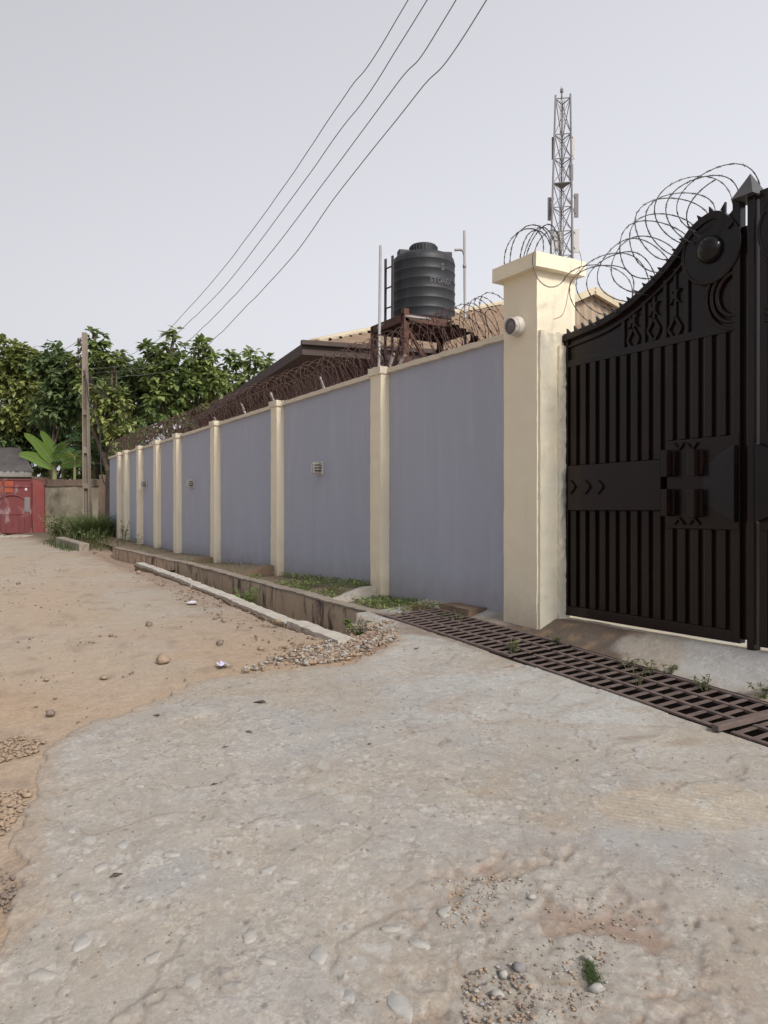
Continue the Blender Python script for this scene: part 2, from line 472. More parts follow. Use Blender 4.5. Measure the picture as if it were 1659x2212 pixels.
M['antenna'] = plain('antenna_plastic', (.55, .54, .54), 0.5)
M['cable'] = plain('aluminium_cable', (.21, .21, .23), 0.6)
M['black_cable'] = plain('black_cable', (.02, .02, .02), 0.6)
M['pole'] = worn('weathered_pole_concrete', (.30, .255, .21), (.19, .155, .125), 1.5, 0.95, bump_s=0.4, bump_scale=30, stretch=(1, 1, .4))
M['porcelain'] = plain('brown_porcelain', (.08, .06, .06), 0.3)
M['roof_tile'] = worn('tan_stone_coated_tile', (.27, .19, .13), (.19, .13, .09), 3, 0.8, bump_s=0.3, bump_scale=120)
M['fascia'] = worn('cream_fascia', (.62, .54, .40), (.52, .45, .33), 2, 0.7)
M['fascia_dark'] = plain('brown_fascia', (.075, .05, .044), 0.7)
M['soffit'] = plain('brown_soffit', (.12, .075, .06), 0.7)
M['house_wall'] = worn('house_wall_paint', (.14, .085, .076), (.11, .066, .058), 1.2, 0.85)
M['cladding'] = worn('tan_ribbed_cladding', (.42, .33, .25), (.35, .27, .2), 2, 0.7)
M['old_wall'] = worn('mossy_old_plaster', (.27, .24, .185), (.13, .115, .09), 1.1, 0.95, spots=(.33, .26, .17), spot_scale=1.8, spot_lim=(.55, .7), bump_s=0.5, bump_scale=12, bump_d=0.03,
                     spots2=(.07, .06, .045), spot2_scale=1.3, spot2_lim=(.54, .68), stretch=(1, 1, .6))
M['old_wall_dark'] = worn('sooty_old_plaster', (.085, .062, .05), (.16, .115, .085), 1.6, 0.95, spots=(.04, .032, .028), spot_scale=2.4, stretch=(1, 1, .3), bump_s=0.5, bump_scale=20, bump_d=0.02)
M['red_gate'] = worn('faded_red_sheet', (.20, .045, .045), (.13, .038, .045), 1.4, 0.6, spots=(.30, .215, .225), spot_scale=3.0, spot_lim=(.54, .68), stretch=(1, 1, .55), spots2=(.07, .02, .022), spot2_scale=1.6, bump_s=0.2, bump_scale=9, bump_d=0.02)
M['orange_gate'] = worn('orange_undercoat', (.36, .095, .04), (.28, .06, .035), 3, 0.6)
M['red_pillar'] = worn('red_painted_pillar', (.255, .062, .058), (.19, .048, .046), 1.4, 0.8, spots=(.16, .07, .055), spot_scale=2.0, spot_lim=(.56, .72), bump_s=0.3)
M['soot_cap'] = worn('sooty_pillar_top', (.10, .062, .05), (.2, .07, .055), 3, 0.9)
M['corrugated'] = worn('old_corrugated_sheet', (.17, .155, .16), (.24, .22, .22), 2.5, 0.6, bump_s=0.1)
M['grey_board'] = worn('grey_fascia_board', (.30, .29, .27), (.20, .19, .17), 2, 0.9)
M['bark'] = worn('bark', (.12, .09, .065), (.07, .055, .04), 6, 0.95, bump_s=0.5, bump_scale=20, bump_d=0.02)
M['leaf_a'] = leaf_mat('broad_leaf_yellowing', (.075, .118, .036), (.19, .235, .075), (.38, .40, .14))
M['leaf_b'] = leaf_mat('broad_leaf_mid', (.060, .108, .034), (.165, .235, .075), (.35, .41, .15))
M['leaf_c'] = leaf_mat('broad_leaf_dark', (.038, .075, .030), (.105, .165, .065), (.25, .32, .14))
M['leaf_blue'] = leaf_mat('papaya_leaf', (.02, .055, .025), (.045, .10, .045), (.08, .15, .06))
M['banana'] = leaf_mat('banana_leaf', (.10, .20, .035), (.15, .27, .05), (.20, .33, .07), 0.4, 0.4)
M['stem'] = plain('green_stem', (.22, .22, .10), 0.7)
M['grass'] = leaf_mat('grass_blade', (.06, .11, .03), (.11, .17, .05), (.19, .23, .09), 0.3)
M['dry_grass'] = leaf_mat('dry_grass_blade', (.12, .08, .045), (.17, .12, .07), (.22, .16, .09), 0.3)
M['weed'] = leaf_mat('weed_leaf', (.035, .065, .018), (.06, .10, .025), (.10, .14, .04), 0.3)
M['stone_tan'] = worn('tan_stone', (.38, .28, .20), (.26, .19, .14), 25, 0.9, bump_s=0.4, bump_scale=90)
M['stone_dark'] = worn('dark_stone', (.17, .13, .11), (.24, .19, .16), 25, 0.9, bump_s=0.4, bump_scale=90)
M['stone_pale'] = worn('pale_quartz_stone', (.385, .37, .35), (.32, .31, .295), 30, 0.85, bump_s=0.3, bump_scale=70)
M['stone_buff'] = worn('buff_stone', (.375, .355, .33), (.33, .31, .285), 30, 0.9, bump_s=0.3, bump_scale=80)
M['stone_blue'] = worn('blue_grey_stone', (.20, .19, .20), (.27, .25, .25), 20, 0.9, bump_s=0.4, bump_scale=70)
M['plastic'] = plain('lilac_film', (.62, .58, .78), 0.25)
M['plastic_w'] = plain('white_film', (.70, .68, .74), 0.25)
M['dry_leaf'] = plain('dry_leaf', (.13, .10, .08), 0.8)
M['lamp_white'] = plain('white_lamp_body', (.62, .58, .54), 0.45)
M['lamp_glass'] = plain('dusty_lamp_glass', (.22, .20, .19), 0.25)
M['lamp_grey'] = plain('grey_lamp_lens', (.16, .14, .15), 0.3)
M['rubber'] = plain('white_bracket_paint', (.42, .38, .37), 0.6)
M['paper'] = plain('pale_sticker', (.75, .65, .66), 0.6)
M['wood'] = worn('weathered_timber', (.16, .115, .105), (.10, .075, .068), 8, 0.9, stretch=(1, 8, 8), bump_s=0.5, bump_scale=40)

# ------------------------------------------------------------------ ground
X_GATE, X_PILLAR, X_WALL = 4.85, 4.55, 4.67
X_GR0, X_GR1 = 3.82, 4.45                         # the grating's two edges
LIP = [(4.8, 2.92), (5.73, 2.95), (7.13, 3.0), (10.7, 3.15), (14.5, 3.25), (19.6, 3.83), (60, 3.83)]
def lip(Y): return np.interp(Y, [a for a, b in LIP], [b for a, b in LIP])
PIL_PX = [822, 598, 463, 381, 337, 299.5, 270.5, 256]
PIL_T = [float(at_x(px, HY, X_PILLAR)[1]) for px in PIL_PX]
def z_verge(X, Y):
    a_, b_, c_ = PIL_T[0] + .22, PIL_T[1] + .22, PIL_T[2] + .20
    zt = np.interp(Y, [5.7, a_ - .03, a_, b_ - .03, b_, c_ - .03, c_, 17, 17.2, 20, 23, 26], [.50, .43, .575, .49, .635, .51, .605, .57, .60, .63, .72, .75])
    zp = np.interp(Y, [6.0, 6.5, 13.1, 19.7, 26], [.42, .425, .53, .56, .72])
    return zp + (zt - zp) * sstep(4.0, 4.5, X)

g = MB(); g.add([(-600, -600, -1.2), (600, -600, -1.2), (600, 900, -1.2), (-600, 900, -1.2)], [(0, 1, 2, 3)])
tag(g.build('ground', M['far_ground']), kind='structure')
def lin(*seg):
    out = [np.arange(a, b, s) for a, b, s in seg]
    return np.concatenate(out)
# --- dirt road
ys = lin((-12, 2, .5), (2, 4, .08), (4, 11, .045), (11, 18, .09), (18, 40, .22), (40, 80, 2)); xs = lin((-40, -6, 1.6), (-6, -1, .25), (-1, 0.2, .08), (0.2, 4.66, .036))
Xg, Yg = np.meshgrid(xs, ys, indexing='ij')
Zr = z_road(Xg, Yg)
rough_w = sstep(1.8, 3.3, Xg + 0.5 * (fbm(Xg * .6, Yg * .6, 3) - .5) * 2)
Zr = Zr + 0.035 * (fbm(Xg * .5, Yg * .5, 21) - .5) + 0.018 * (fbm(Xg * 2.2, Yg * 2.2, 5) - .5) * (0.5 + rough_w) + 0.012 * (fbm(Xg * 9, Yg * 9, 6, 3) - .5) * (0.5 + rough_w)
Zr = Zr - (0.05 + .13 * sstep(12.5, 16.5, Yg)) * sstep(-.55, -.02, Xg - lip(Yg)) * sstep(6.0, 7.2, Yg) * (1 - sstep(19.2, 21, Yg))
# grassy foot of the pole and the far wall rises a little
Zr = Zr + 0.12 * sstep(20.5, 23.5, Yg) * sstep(2.7, 4.0, Xg)
hole = (Xg > lip(Yg) + 0.10) & (Yg > 5.73 + 0.855 * (Xg - 2.95)) & (Yg < 14.0) & (Xg < 3.93)
hole |= (Xg > 3.80) & (Xg < 4.46) & (Yg < 6.54)
hole |= (Xg > 4.02) & (Yg > 6.6) & (Yg < 19.5)
sand = np.array((.415, .345, .275)); orange = np.array((.405, .295, .205)); greyish = np.array((.395, .352, .302)); redd = np.array((.30, .21, .16))
a = sstep(.35, .65, fbm(Xg * .35, Yg * .28, 40))[..., None]
colr = sand * (1 - a) + greyish * a
b = np.clip(sstep(.40, .62, fbm(Xg * .8 + 5, Yg * .8, 44)) * .42 + (1 - sstep(4.6, 8.5, Yg)) * .5, 0, 1)[..., None]
colr = colr * (1 - b) + orange * b
c_ = (sstep(2.5, 3.3, Xg + (fbm(Xg * 1.2, Yg * 1.2, 50) - .5) * 1.4) * .75)[..., None]
colr = colr * (1 - c_) + redd * c_
d = (sstep(.60, .74, fbm(Xg * 5.5, Yg * 4.0, 53, 5)) * .42)[..., None]
colr = colr * (1 - d) + np.array((.25, .185, .14)) * d
d2 = (sstep(20, 24, Yg) * sstep(2.9, 3.7, Xg))[..., None]
colr = colr * (1 - d2) + np.array((.13, .10, .065)) * d2
nx, ny = Xg.shape
idx = np.arange(nx * ny).reshape(nx, ny)
F = np.stack([idx[:-1, :-1], idx[1:, :-1], idx[1:, 1:], idx[:-1, 1:]], -1).reshape(-1, 4)
keep = ~(hole[:-1, :-1] | hole[1:, 1:] | hole[1:, :-1] | hole[:-1, 1:]).reshape(-1)
road = mesh_obj('dirt_road', np.stack([Xg, Yg, Zr], -1), F[keep], M['road'], smooth=True, col=colr.reshape(-1, 3) * .92, kind='structure')

# --- concrete apron
edge_px = [(853, 1381), (796, 1412), (755, 1430), (685, 1439), (620, 1445), (522, 1453), (455, 1463), (407, 1475), (387, 1490), (320, 1518), (245, 1545), (200, 1556), (150, 1588),
           (112, 1610), (92, 1640), (75, 1688), (67, 1723), (42, 1765), (20, 1808), (38, 1860), (37, 1903), (32, 1968), (5, 2003)]
poly = [on(x, y, z_apron)[:2] for x, y in edge_px]
# upper right part runs up to the grating and past its far end
poly = [np.array((X_GR0 + 0.62, 6.9)), np.array((X_GR0 - .12, 6.85))] + poly + [np.array((-.05, 2.3)), np.array((-.30, 1.6)), np.array((-.35, -3.0)), np.array((X_GR0, -3.0)), np.array((X_GR0, 6.52)), np.array((X_GR0 + .62, 6.52))]
POLY = np.array(poly)
def poly_sd(X, Y, P):
    best = np.full(X.shape, 1e9); inside = np.zeros(X.shape, bool)
    n = len(P)
    for i in range(n):
        ax, ay = P[i]; bx, by = P[(i + 1) % n]
        dx, dy = bx - ax, by - ay
        t = np.clip(((X - ax) * dx + (Y - ay) * dy) / (dx * dx + dy * dy + 1e-12), 0, 1)
        best = np.minimum(best, (X - ax - t * dx) ** 2 + (Y - ay - t * dy) ** 2)
        cond = (ay > Y) != (by > Y)
        xi = ax + (Y - ay) * dx / (dy if abs(dy) > 1e-12 else 1e-12)
        inside ^= cond & (X < xi)
    return np.sqrt(best) * np.where(inside, 1, -1)
def blob(X, Y, px, py, rx, ry, ang=0.0, fn=z_apron):
    """elliptical distance (1 at the rim) about a ground point; radii in metres"""
    c = on(px, py, fn); ca, sa = math.cos(ang), math.sin(ang)
    u = (X - c[0]) * ca + (Y - c[1]) * sa; v = -(X - c[0]) * sa + (Y - c[1]) * ca
    return np.hypot(u / rx, v / ry)
xs = lin((-.55, .0, .03), (0, 3.80, .0105)); xs = np.concatenate([xs, [3.806, 3.812, X_GR0 - .002], lin((X_GR0 + .02, X_GR0 + .64, .04))])
ys = lin((-3, 1.2, .15), (1.2, 7.0, .0115))
Xg, Yg = np.meshgrid(xs, ys, indexing='ij')
sd = poly_sd(Xg, Yg, POLY)
sdn = sd + 0.05 * (fbm(Xg * 3, Yg * 3, 61) - .5) * 2 + 0.05 * (fbm(Xg * 14, Yg * 14, 62, 4) - .5) * 2
straight = (Xg > X_GR0 - .12)                     # formed edge beside the grating stays true
sdn = np.where(straight, sd, sdn)
Za = z_apron(Xg, Yg)
f1 = fbm(Xg * .9, Yg * .9, 70); f2 = fbm(Xg * 3.1, Yg * 3.1, 71); f3 = fbm(Xg * 11, Yg * 11, 72, 3)
near = 1 - sstep(2.6, 4.6, 0.55 * Yg + 0.75 * Xg)          # the older, coarser part of the slab lies nearest
Za = Za + .020 * (f1 - .5) + .008 * (f2 - .5) * (.25 + near) + .004 * (f3 - .5) * (.15 + near)
grey = np.array((.365, .352, .336)); warm = np.array((.36, .325, .285)); pale = np.array((.425, .425, .422)); cool = np.array((.335, .338, .342))
ca = sstep(.36, .62, fbm(Xg * 1.4, Yg * 1.4, 80))[..., None]
col = grey * (1 - ca) + warm * ca
cc = (sstep(.48, .66, fbm(Xg * 2.3, Yg * 2.3, 84)) * .6)[..., None]
col = col * (1 - cc) + cool * cc
# smoother new cement beside the grating
cp = np.clip(sstep(2.3, 3.1, Xg + .35 * (fbm(Xg * 1.3, Yg * 1.3, 88) - .5) * 2 + .12 * (Yg - 4.5)), 0, 1)
cpm = (cp * (.55 + .45 * sstep(.35, .6, fbm(Xg * 2, Yg * 2, 89))))[..., None]
col = col * (1 - cpm) + pale * cpm
# float swirls
for px, py, r, k in ((1110, 1452, .30, 1), (1205, 1495, .36, 1), (900, 1402, .34, 1), (1320, 1560, .42, 1), (1480, 1640, .40, .7), (1010, 1540, .4, .6)):
    dd = blob(Xg, Yg, px, py, r, r * .8, .3)
    wob = dd + .12 * (f2 - .5)
    ring = np.exp(-((wob - .92) / .12) ** 2)
    inn = (1 - sstep(.7, 1.05, wob))
    Za = Za + k * (.003 * ring * sstep(.35, .6, f1) + .0008 * np.sin(wob * 60 + 5 * f2) * (1 - sstep(.9, 1.5, wob)))
    e = (inn * .5 * k)[..., None]; col = col * (1 - e) + np.array((.455, .455, .45)) * e
    e = (ring * .22 * k * sstep(.3, .6, f2))[..., None]; col = col * (1 - e) + np.array((.30, .255, .20)) * e
# brushed rib marks
dd = blob(Xg, Yg, 1490, 1740, .55, .25, -.5); m_ = (1 - sstep(.6, 1.1, dd + .4 * (f2 - .5)))
Za = Za + m_ * .003 * np.sin((Xg * .8 + Yg * .6) * 190 + 8 * f2); col = col * (1 - .5 * m_[..., None]) + np.array((.45, .36, .25)) * .5 * m_[..., None]
# rusty soil stains
for px, py, rx, ry, k in ((880, 1585, .10, .05, .7), (965, 1520, .22, .12, .6), (1195, 1775, .10, .14, .55), (1640, 1950, .07, .05, .4), (690, 1420, .3, .06, .5), (400, 2150, .2, .1, .35),
                          (1080, 1690, .3, .07, .5), (1380, 1690, .35, .05, .45), (1060, 1430, .30, .10, .6), (1530, 1860, .3, .1, .35)):
    dd = blob(Xg, Yg, px, py, rx, ry, .4); m_ = (1 - sstep(.1, 1.5, dd + 1.6 * (f2 - .5) + 1.1 * (f3 - .5))) * k * .6
    col = col * (1 - m_[..., None]) + np.array((.31, .225, .155)) * m_[..., None]
for px, py, rx, ry, k in ((1370, 1595, .18, .04, .6), (1480, 1600, .14, .05, .6), (1330, 1610, .1, .03, .5), (915, 1362, .16, .55, .85), (1030, 1398, .13, .6, .85), (870, 1362, .35, .2, .8)):
    dd = blob(Xg, Yg, px, py, rx, ry, -.35 if rx > ry else 0); m_ = (1 - sstep(.4, 1.1, dd + .8 * (f2 - .5) + .5 * (f3 - .5))) * k
    col = col * (1 - m_[..., None]) + np.array((.235, .19, .155)) * m_[..., None]
# exposed aggregate: flush stones of several sizes, laid into the surface
def expose(scale, seed, keep, size, rise, mask, pal, soft=.12):
    global Za, col
    wx = Xg * scale + .35 * (noise2(Xg * scale * 1.7, Yg * scale * 1.7, seed + 7) - .5); wy = Yg * scale * .8 + .35 * (noise2(Xg * scale * 1.7 + 9, Yg * scale * 1.7, seed + 8) - .5)
    d1, d2, cid = worley(wx, wy, seed)
    lim = size * (.55 + .75 * ((cid * 7.31) % 1.0))
    on_ = (cid < keep) * mask
    inn = (1 - sstep(lim - soft, lim, d1)) * on_
    Za = Za + rise * inn - rise * .8 * np.exp(-((d1 - lim) / (soft * .6)) ** 2) * on_
    t = ((cid * 13.7) % 1.0)[..., None]
    sc = pal[0] * (1 - t) + pal[1] * t
    e = (inn * .85)[..., None]; col = col * (1 - e) + sc * e
    rim = (np.exp(-((d1 - lim - soft * .3) / (soft * .5)) ** 2) * on_ * .28)[..., None]
    col = col * (1 - rim) + np.array((.27, .215, .165)) * rim
P1 = (np.array((.47, .465, .45)), np.array((.35, .345, .34))); P2 = (np.array((.50, .495, .48)), np.array((.36, .335, .30)))
patchy = sstep(.42, .60, fbm(Xg * 1.1 + 3, Yg * 1.1, 95))
expose(11, 101, .34, .42, .0014, near * (.35 + .65 * patchy), P1)
expose(24, 103, .45, .40, .0011, np.clip(near * 1.1, 0, 1) * (.3 + .7 * patchy), P2)
expose(46, 107, .42, .36, .0006, np.clip(near + .25, 0, 1) * (.3 + .7 * sstep(.4, .6, fbm(Xg * 2 + 11, Yg * 2, 96))), P2, .2)
# a thin skim coat that has flaked off in places, leaving low ragged steps
for sc_, sd_, lo in ((1.3, 301, .50), (2.2, 305, .53)):
    q = fbm(Xg * sc_, Yg * sc_ * 1.2, sd_, 6); gate_ = sstep(.42, .56, fbm(Xg * .8 + 3, Yg * .8, sd_ + 9))
    stp = sstep(lo - .004, lo + .004, q)
    Za = Za + .006 * (stp - .5) * gate_
    e = (np.exp(-((q - lo + .004) / .006) ** 2) * gate_ * .5)[..., None]; col = col * (1 - e) + np.array((.22, .175, .14)) * e
    e = ((1 - stp) * gate_ * .22)[..., None]; col = col * (1 - e) + np.array((.38, .335, .285)) * e
# dark specks and small pits
d1, d2, cid = worley(Xg * 9, Yg * 9, 331); sp = (d1 < .055 + .05 * ((cid * 5.3) % 1)) & (cid < .35)
col = np.where(sp[..., None], col * .55, col); Za = Za - .002 * sp
# hair cracks
for sc_, sd_, lim_ in ((1.15, 111, .007), (2.1, 115, .010), (4.3, 119, .02)):
    wx = Xg * sc_ + .5 * (fbm(Xg * 2.2, Yg * 2.2, sd_ + 1) - .5) + .12 * (f3 - .5); wy = Yg * sc_ + .5 * (fbm(Xg * 2.2 + 4, Yg * 2.2, sd_ + 2) - .5) + .12 * (f3 - .5)
    d1, d2, cid = worley(wx, wy, sd_)
    cr = np.exp(-((d2 - d1) / lim_) ** 2) * sstep(.53, .62, fbm(Xg * 1.9 + 7, Yg * 1.9, sd_ + 3))
    Za = Za - .004 * cr; col = col * (1 - .42 * cr[..., None]) + np.array((.20, .16, .13)) * .42 * cr[..., None]
# broken hollow with loose dirt, lower right of the middle
shape = np.minimum.reduce([blob(Xg, Yg, 1180, 1950, .42, .30, -.4), blob(Xg, Yg, 1265, 2060, .40, .30, -.2), blob(Xg, Yg, 1100, 2160, .42, .28, 0), blob(Xg, Yg, 1050, 1925, .22, .14, 0),
                           blob(Xg, Yg, 1330, 1985, .22, .16, 0), blob(Xg, Yg, 1230, 2190, .35, .22, 0)])
sh = shape + 1.7 * (fbm(Xg * 4, Yg * 4, 120) - .5) + 1.1 * (fbm(Xg * 14, Yg * 14, 121, 3) - .5)
wx, wy = .10 * (fbm(Xg * 6, Yg * 6, 341) - .5) * 2 + .03 * (f3 - .5) * 2, .10 * (fbm(Xg * 6 + 5, Yg * 6, 342) - .5) * 2 + .03 * (fbm(Xg * 15, Yg * 15, 343, 3) - .5) * 2
brk = 1 - sstep(.80, .90, sh)
lev = np.zeros_like(Xg); mixd = np.zeros_like(Xg)
for sc_, sd_, wt in ((4.6, 351, .5), (9.5, 355, .33), (21, 359, .22)):
    d1, d2, cid = worley((Xg + wx) * sc_, (Yg + wy) * sc_ * .85, sd_)
    keepc = 1 - sstep(.30, .50, d1 + .2 * (1 - cid))
    lev = lev + wt * (cid > .5) * sstep(0, .10, d2 - d1); mixd = mixd + wt * cid
Za = Za - brk * (.016 - .013 * np.clip(lev, 0, 1)) + .004 * brk * (fbm(Xg * 30, Yg * 30, 125, 3) - .5) * 2
dirt = np.array((.29, .24, .195)) + (np.array((.285, .21, .165)) - np.array((.29, .24, .195))) * sstep(.4, .6, fbm(Xg * 4, Yg * 4, 127))[..., None]
slabc = np.array((.36, .34, .315))
halo = (1 - sstep(.8, 1.7, sh)) * .35; col = col * (1 - halo[..., None]) + dirt * halo[..., None]
t_ = np.clip(lev * 1.3, 0, 1)[..., None]
hc = dirt * (1 - t_) + slabc * t_
col = col * (1 - .85 * brk[..., None]) + hc * .85 * brk[..., None]
# thin worn streaks along the traffic direction
st = sstep(.60, .70, fbm((Xg * .86 - Yg * .5) * 1.2, (Xg * .5 + Yg * .86) * 6, 130, 4)) * (1 - near) * .35
col = col * (1 - st[..., None]) + np.array((.34, .275, .21)) * st[..., None]
edge_d = (1 - sstep(.02, .16, sdn)) * (~straight)
col = col * (1 - .55 * edge_d[..., None]) + np.array((.36, .275, .20)) * .55 * edge_d[..., None]
Za = Za - (1 - sstep(-.03, .010, sdn)) * .085 * (~straight) - .006 * (1 - sstep(0, .12, sdn)) * (~straight)
nx, ny = Xg.shape
idx = np.arange(nx * ny).reshape(nx, ny)
F = np.stack([idx[:-1, :-1], idx[1:, :-1], idx[1:, 1:], idx[:-1, 1:]], -1).reshape(-1, 4)
ok = (sdn > np.where(straight, 0, -.06))
keep = (ok[:-1, :-1] & ok[1:, :-1] & ok[1:, 1:] & ok[:-1, 1:]).reshape(-1)
apron = mesh_obj('concrete_apron', np.stack([Xg, Yg, Za], -1), F[keep], M['concrete'], smooth=True, col=col.reshape(-1, 3) * .90, kind='structure')
def z_slab(x, y):
    i = int(np.clip(np.searchsorted(xs, x), 0, len(xs) - 1)); j = int(np.clip(np.searchsorted(ys, y), 0, len(ys) - 1))
    return float(Za[i, j])
# big stones lying flush in the slab, each a piece of it
big = [(180, 2028, .075, 'stone_pale'), (865, 2172, .085, 'stone_pale'), (165, 1958 - 20, .045, 'stone_pale'), (155, 1795, .05, 'stone_pale'), (540, 2020, .06, 'stone_buff'), (690, 2060, .06, 'stone_pale'),
       (845, 2005, .05, 'stone_buff'), (575, 2075, .045, 'stone_buff'), (265, 1830, .05, 'stone_pale'), (620, 1905, .05, 'stone_buff'), (505, 1785, .05, 'stone_buff'), (960, 1965, .05, 'stone_buff'), (420, 2115, .06, 'stone_buff'), (330, 2065, .05, 'stone_buff'), (760, 2150, .05, 'stone_pale'), (370, 1850, .05, 'stone_pale'),
       (905, 2040, .055, 'stone_pale'), (215, 1875, .05, 'stone_buff'), (740, 1780, .04, 'stone_pale'), (300, 1700, .04, 'stone_pale'), (475, 1650, .04, 'stone_buff'), (580, 1880, .05, 'stone_pale'), (90, 2100, .06, 'stone_buff')]
rs = random.Random(4)
for px, py, r, mm in big:
    p = on(px, py, z_apron); n = 14
    zc = z_slab(p[0], p[1]); a0 = rs.uniform(0, 3); el = rs.uniform(.6, .85)
    top, mid_, bot = [], [], []
    for k in range(n):
        a = 2 * math.pi * k / n; q = r * (1 + .16 * math.sin(2 * a + a0) + .10 * math.sin(3 * a + 2 * a0) + rs.uniform(-.2, .2)) * .66
        x, y = q * math.cos(a), q * el * math.sin(a); X_, Y_ = x * math.cos(a0) - y * math.sin(a0), x * math.sin(a0) + y * math.cos(a0)
        top.append((p[0] + X_ * .86, p[1] + Y_ * .86, zc + .0032 + rs.uniform(-.001, .001))); mid_.append((p[0] + X_, p[1] + Y_, zc - .001)); bot.append((p[0] + X_, p[1] + Y_, zc - .03))
    V = bot + mid_ + top + [(p[0], p[1], zc + .0038)]
    Fx = [(k, (k + 1) % n, (k + 1) % n + n, k + n) for k in range(n)] + [(k + n, (k + 1) % n + n, (k + 1) % n + 2 * n, k + 2 * n) for k in range(n)] + [(k + 2 * n, (k + 1) % n + 2 * n, 3 * n) for k in range(n)]
    mesh_obj('stone', V, Fx, M[mm], apron, smooth=True)

# --- sill between grating and gate, running into the yard
xs2 = lin((X_GR1, 4.95, .02)); xs2 = np.concatenate([xs2, [5.0, 5.3, 6, 9, 14, 30]]); ys2 = lin((-3, 1.5, .2), (1.5, 7.0, .03))
X2, Y2 = np.meshgrid(xs2, ys2, indexing='ij')
zs = z_apron(np.full_like(X2, X_GR1), Y2); k = sstep(X_GR1 - .02, 4.80, X2)
Z2 = zs + (np.maximum(.545, zs) - zs) * k + .016 * (fbm(X2 * 3, Y2 * 3, 140) - .5) + .006 * (fbm(X2 * 12, Y2 * 12, 141, 3) - .5)
Z2 = np.where(X2 > 4.82, np.minimum(Z2, .553), Z2)
c2 = np.array((.46, .455, .45)) + 0 * X2[..., None]
e = (sstep(.42, .6, fbm(X2 * 2.2, Y2 * 1.8, 144)) * .75)[..., None]; c2 = c2 * (1 - e) + np.array((.39, .335, .27)) * e
e = ((1 - sstep(4.45, 4.60, X2 + .1 * (fbm(X2 * 6, Y2 * 6, 145) - .5))) * .6)[..., None]; c2 = c2 * (1 - e) + np.array((.24, .19, .145)) * e
wet = sstep(4.15, 4.28, Y2 + .5 * (fbm(X2 * 5, Y2 * 5, 147) - .5) + .5 * (4.7 - X2)) * (1 - sstep(5.3, 5.9, Y2 + .4 * (fbm(X2 * 4, Y2 * 4, 148) - .5))) * (X2 < 4.9)
wet = wet[..., None] * .92; c2 = c2 * (1 - wet) + (np.array((.115, .082, .062)) + np.array((.10, .06, .02)) * sstep(.55, .7, fbm(X2 * 9, Y2 * 9, 149))[..., None]) * wet
e = (sstep(4.78, 4.84, X2) * (X2 < 5.0))[..., None]; c2 = c2 * (1 - e) + np.array((.52, .47, .37)) * e  # lighter strip painted under the gate as sunlit yard showing through the gap
nx, ny = X2.shape; idx = np.arange(nx * ny).reshape(nx, ny)
F = np.stack([idx[:-1, :-1], idx[1:, :-1], idx[1:, 1:], idx[:-1, 1:]], -1).reshape(-1, 4)
mesh_obj('gate_sill', np.stack([X2, Y2, Z2], -1), F, M['concrete'], smooth=True, col=c2.reshape(-1, 3), kind='structure')
yard = MB(); yard.add([(4.75, 7.0, .42), (60, 7.0, .42), (60, 70, .42), (4.75, 70, .42)], [(0, 1, 2, 3)])
tag(yard.build('yard_ground', M['yard']), kind='structure')
# --- trench under the grating
t = MB()
for y0, y1 in ((-3, -1), (-1, 1), (1, 3), (3, 5), (5, 6.55)):
    za, zb = float(z_apron(X_GR0, y0)), float(z_apron(X_GR0, y1))
    zc, zd = float(z_apron(X_GR1, y0)), float(z_apron(X_GR1, y1))
    t.add([(X_GR0, y0, za - .5), (X_GR1, y0, za - .5), (X_GR1, y1, zb - .5), (X_GR0, y1, zb - .5)], [(0, 1, 2, 3)])
    t.add([(X_GR0 + .001, y0, za - .5), (X_GR0 + .001, y1, zb - .5), (X_GR0 + .001, y1, zb), (X_GR0 + .001, y0, za)], [(0, 1, 2, 3)])
    t.add([(X_GR1 - .001, y0, za - .5), (X_GR1 - .001, y1, zb - .5), (X_GR1 - .001, y1, zd + .01), (X_GR1 - .001, y0, zc + .01)], [(0, 1, 2, 3)])
t.add([(X_GR0, 6.55, -.2), (X_GR1, 6.55, -.2), (X_GR1, 6.55, .5), (X_GR0, 6.55, .45)], [(0, 1, 2, 3)])
tag(t.build('grate_trench', M['silt_shade']), kind='structure')

# --- open drain: bed, end face, road side kerb slabs, property side parapet with cross walls
d = MB()
d.add([(2.6, 5.1, -.12), (4.0, 5.1, -.12), (4.0, 20, -.02), (2.6, 20, -.02)], [(0, 1, 2, 3)])
d.add([(2.9, 5.70, -.3), (3.95, 6.60, -.3), (3.95, 6.60, .44), (3.4, 6.12, .39), (2.9, 5.70, .36)], [(0, 1, 2, 3, 4)])
d.add([(2.6, 12.3, -.1), (4.0, 12.3, -.1), (4.0, 14.4, .36), (2.6, 14.4, .36)], [(0, 1, 2, 3)])
tag(d.build('drain_bed', M['earth']), kind='structure')
def follow_lip(V):
    V = V.copy(); y = V[:, 1]; dz = np.interp(y, [5.4, 5.73, 7.13, 10.7, 14.5], [.385, .393, .402, .468, .525])
    V[:, 0] += lip(y) + .035 * (noise2(y * 2.2, 0 * y, 77) - .5); V[:, 2] += dz
    return V
spans = [(5.78, 6.98, 'pale flaking kerb slab at the near end of the open drain, beside the gravel'), (7.01, 10.6, 'long pale kerb slab along the middle of the open drain'),
         (10.65, 14.5, 'thin pale kerb slab at the far end of the open drain')]
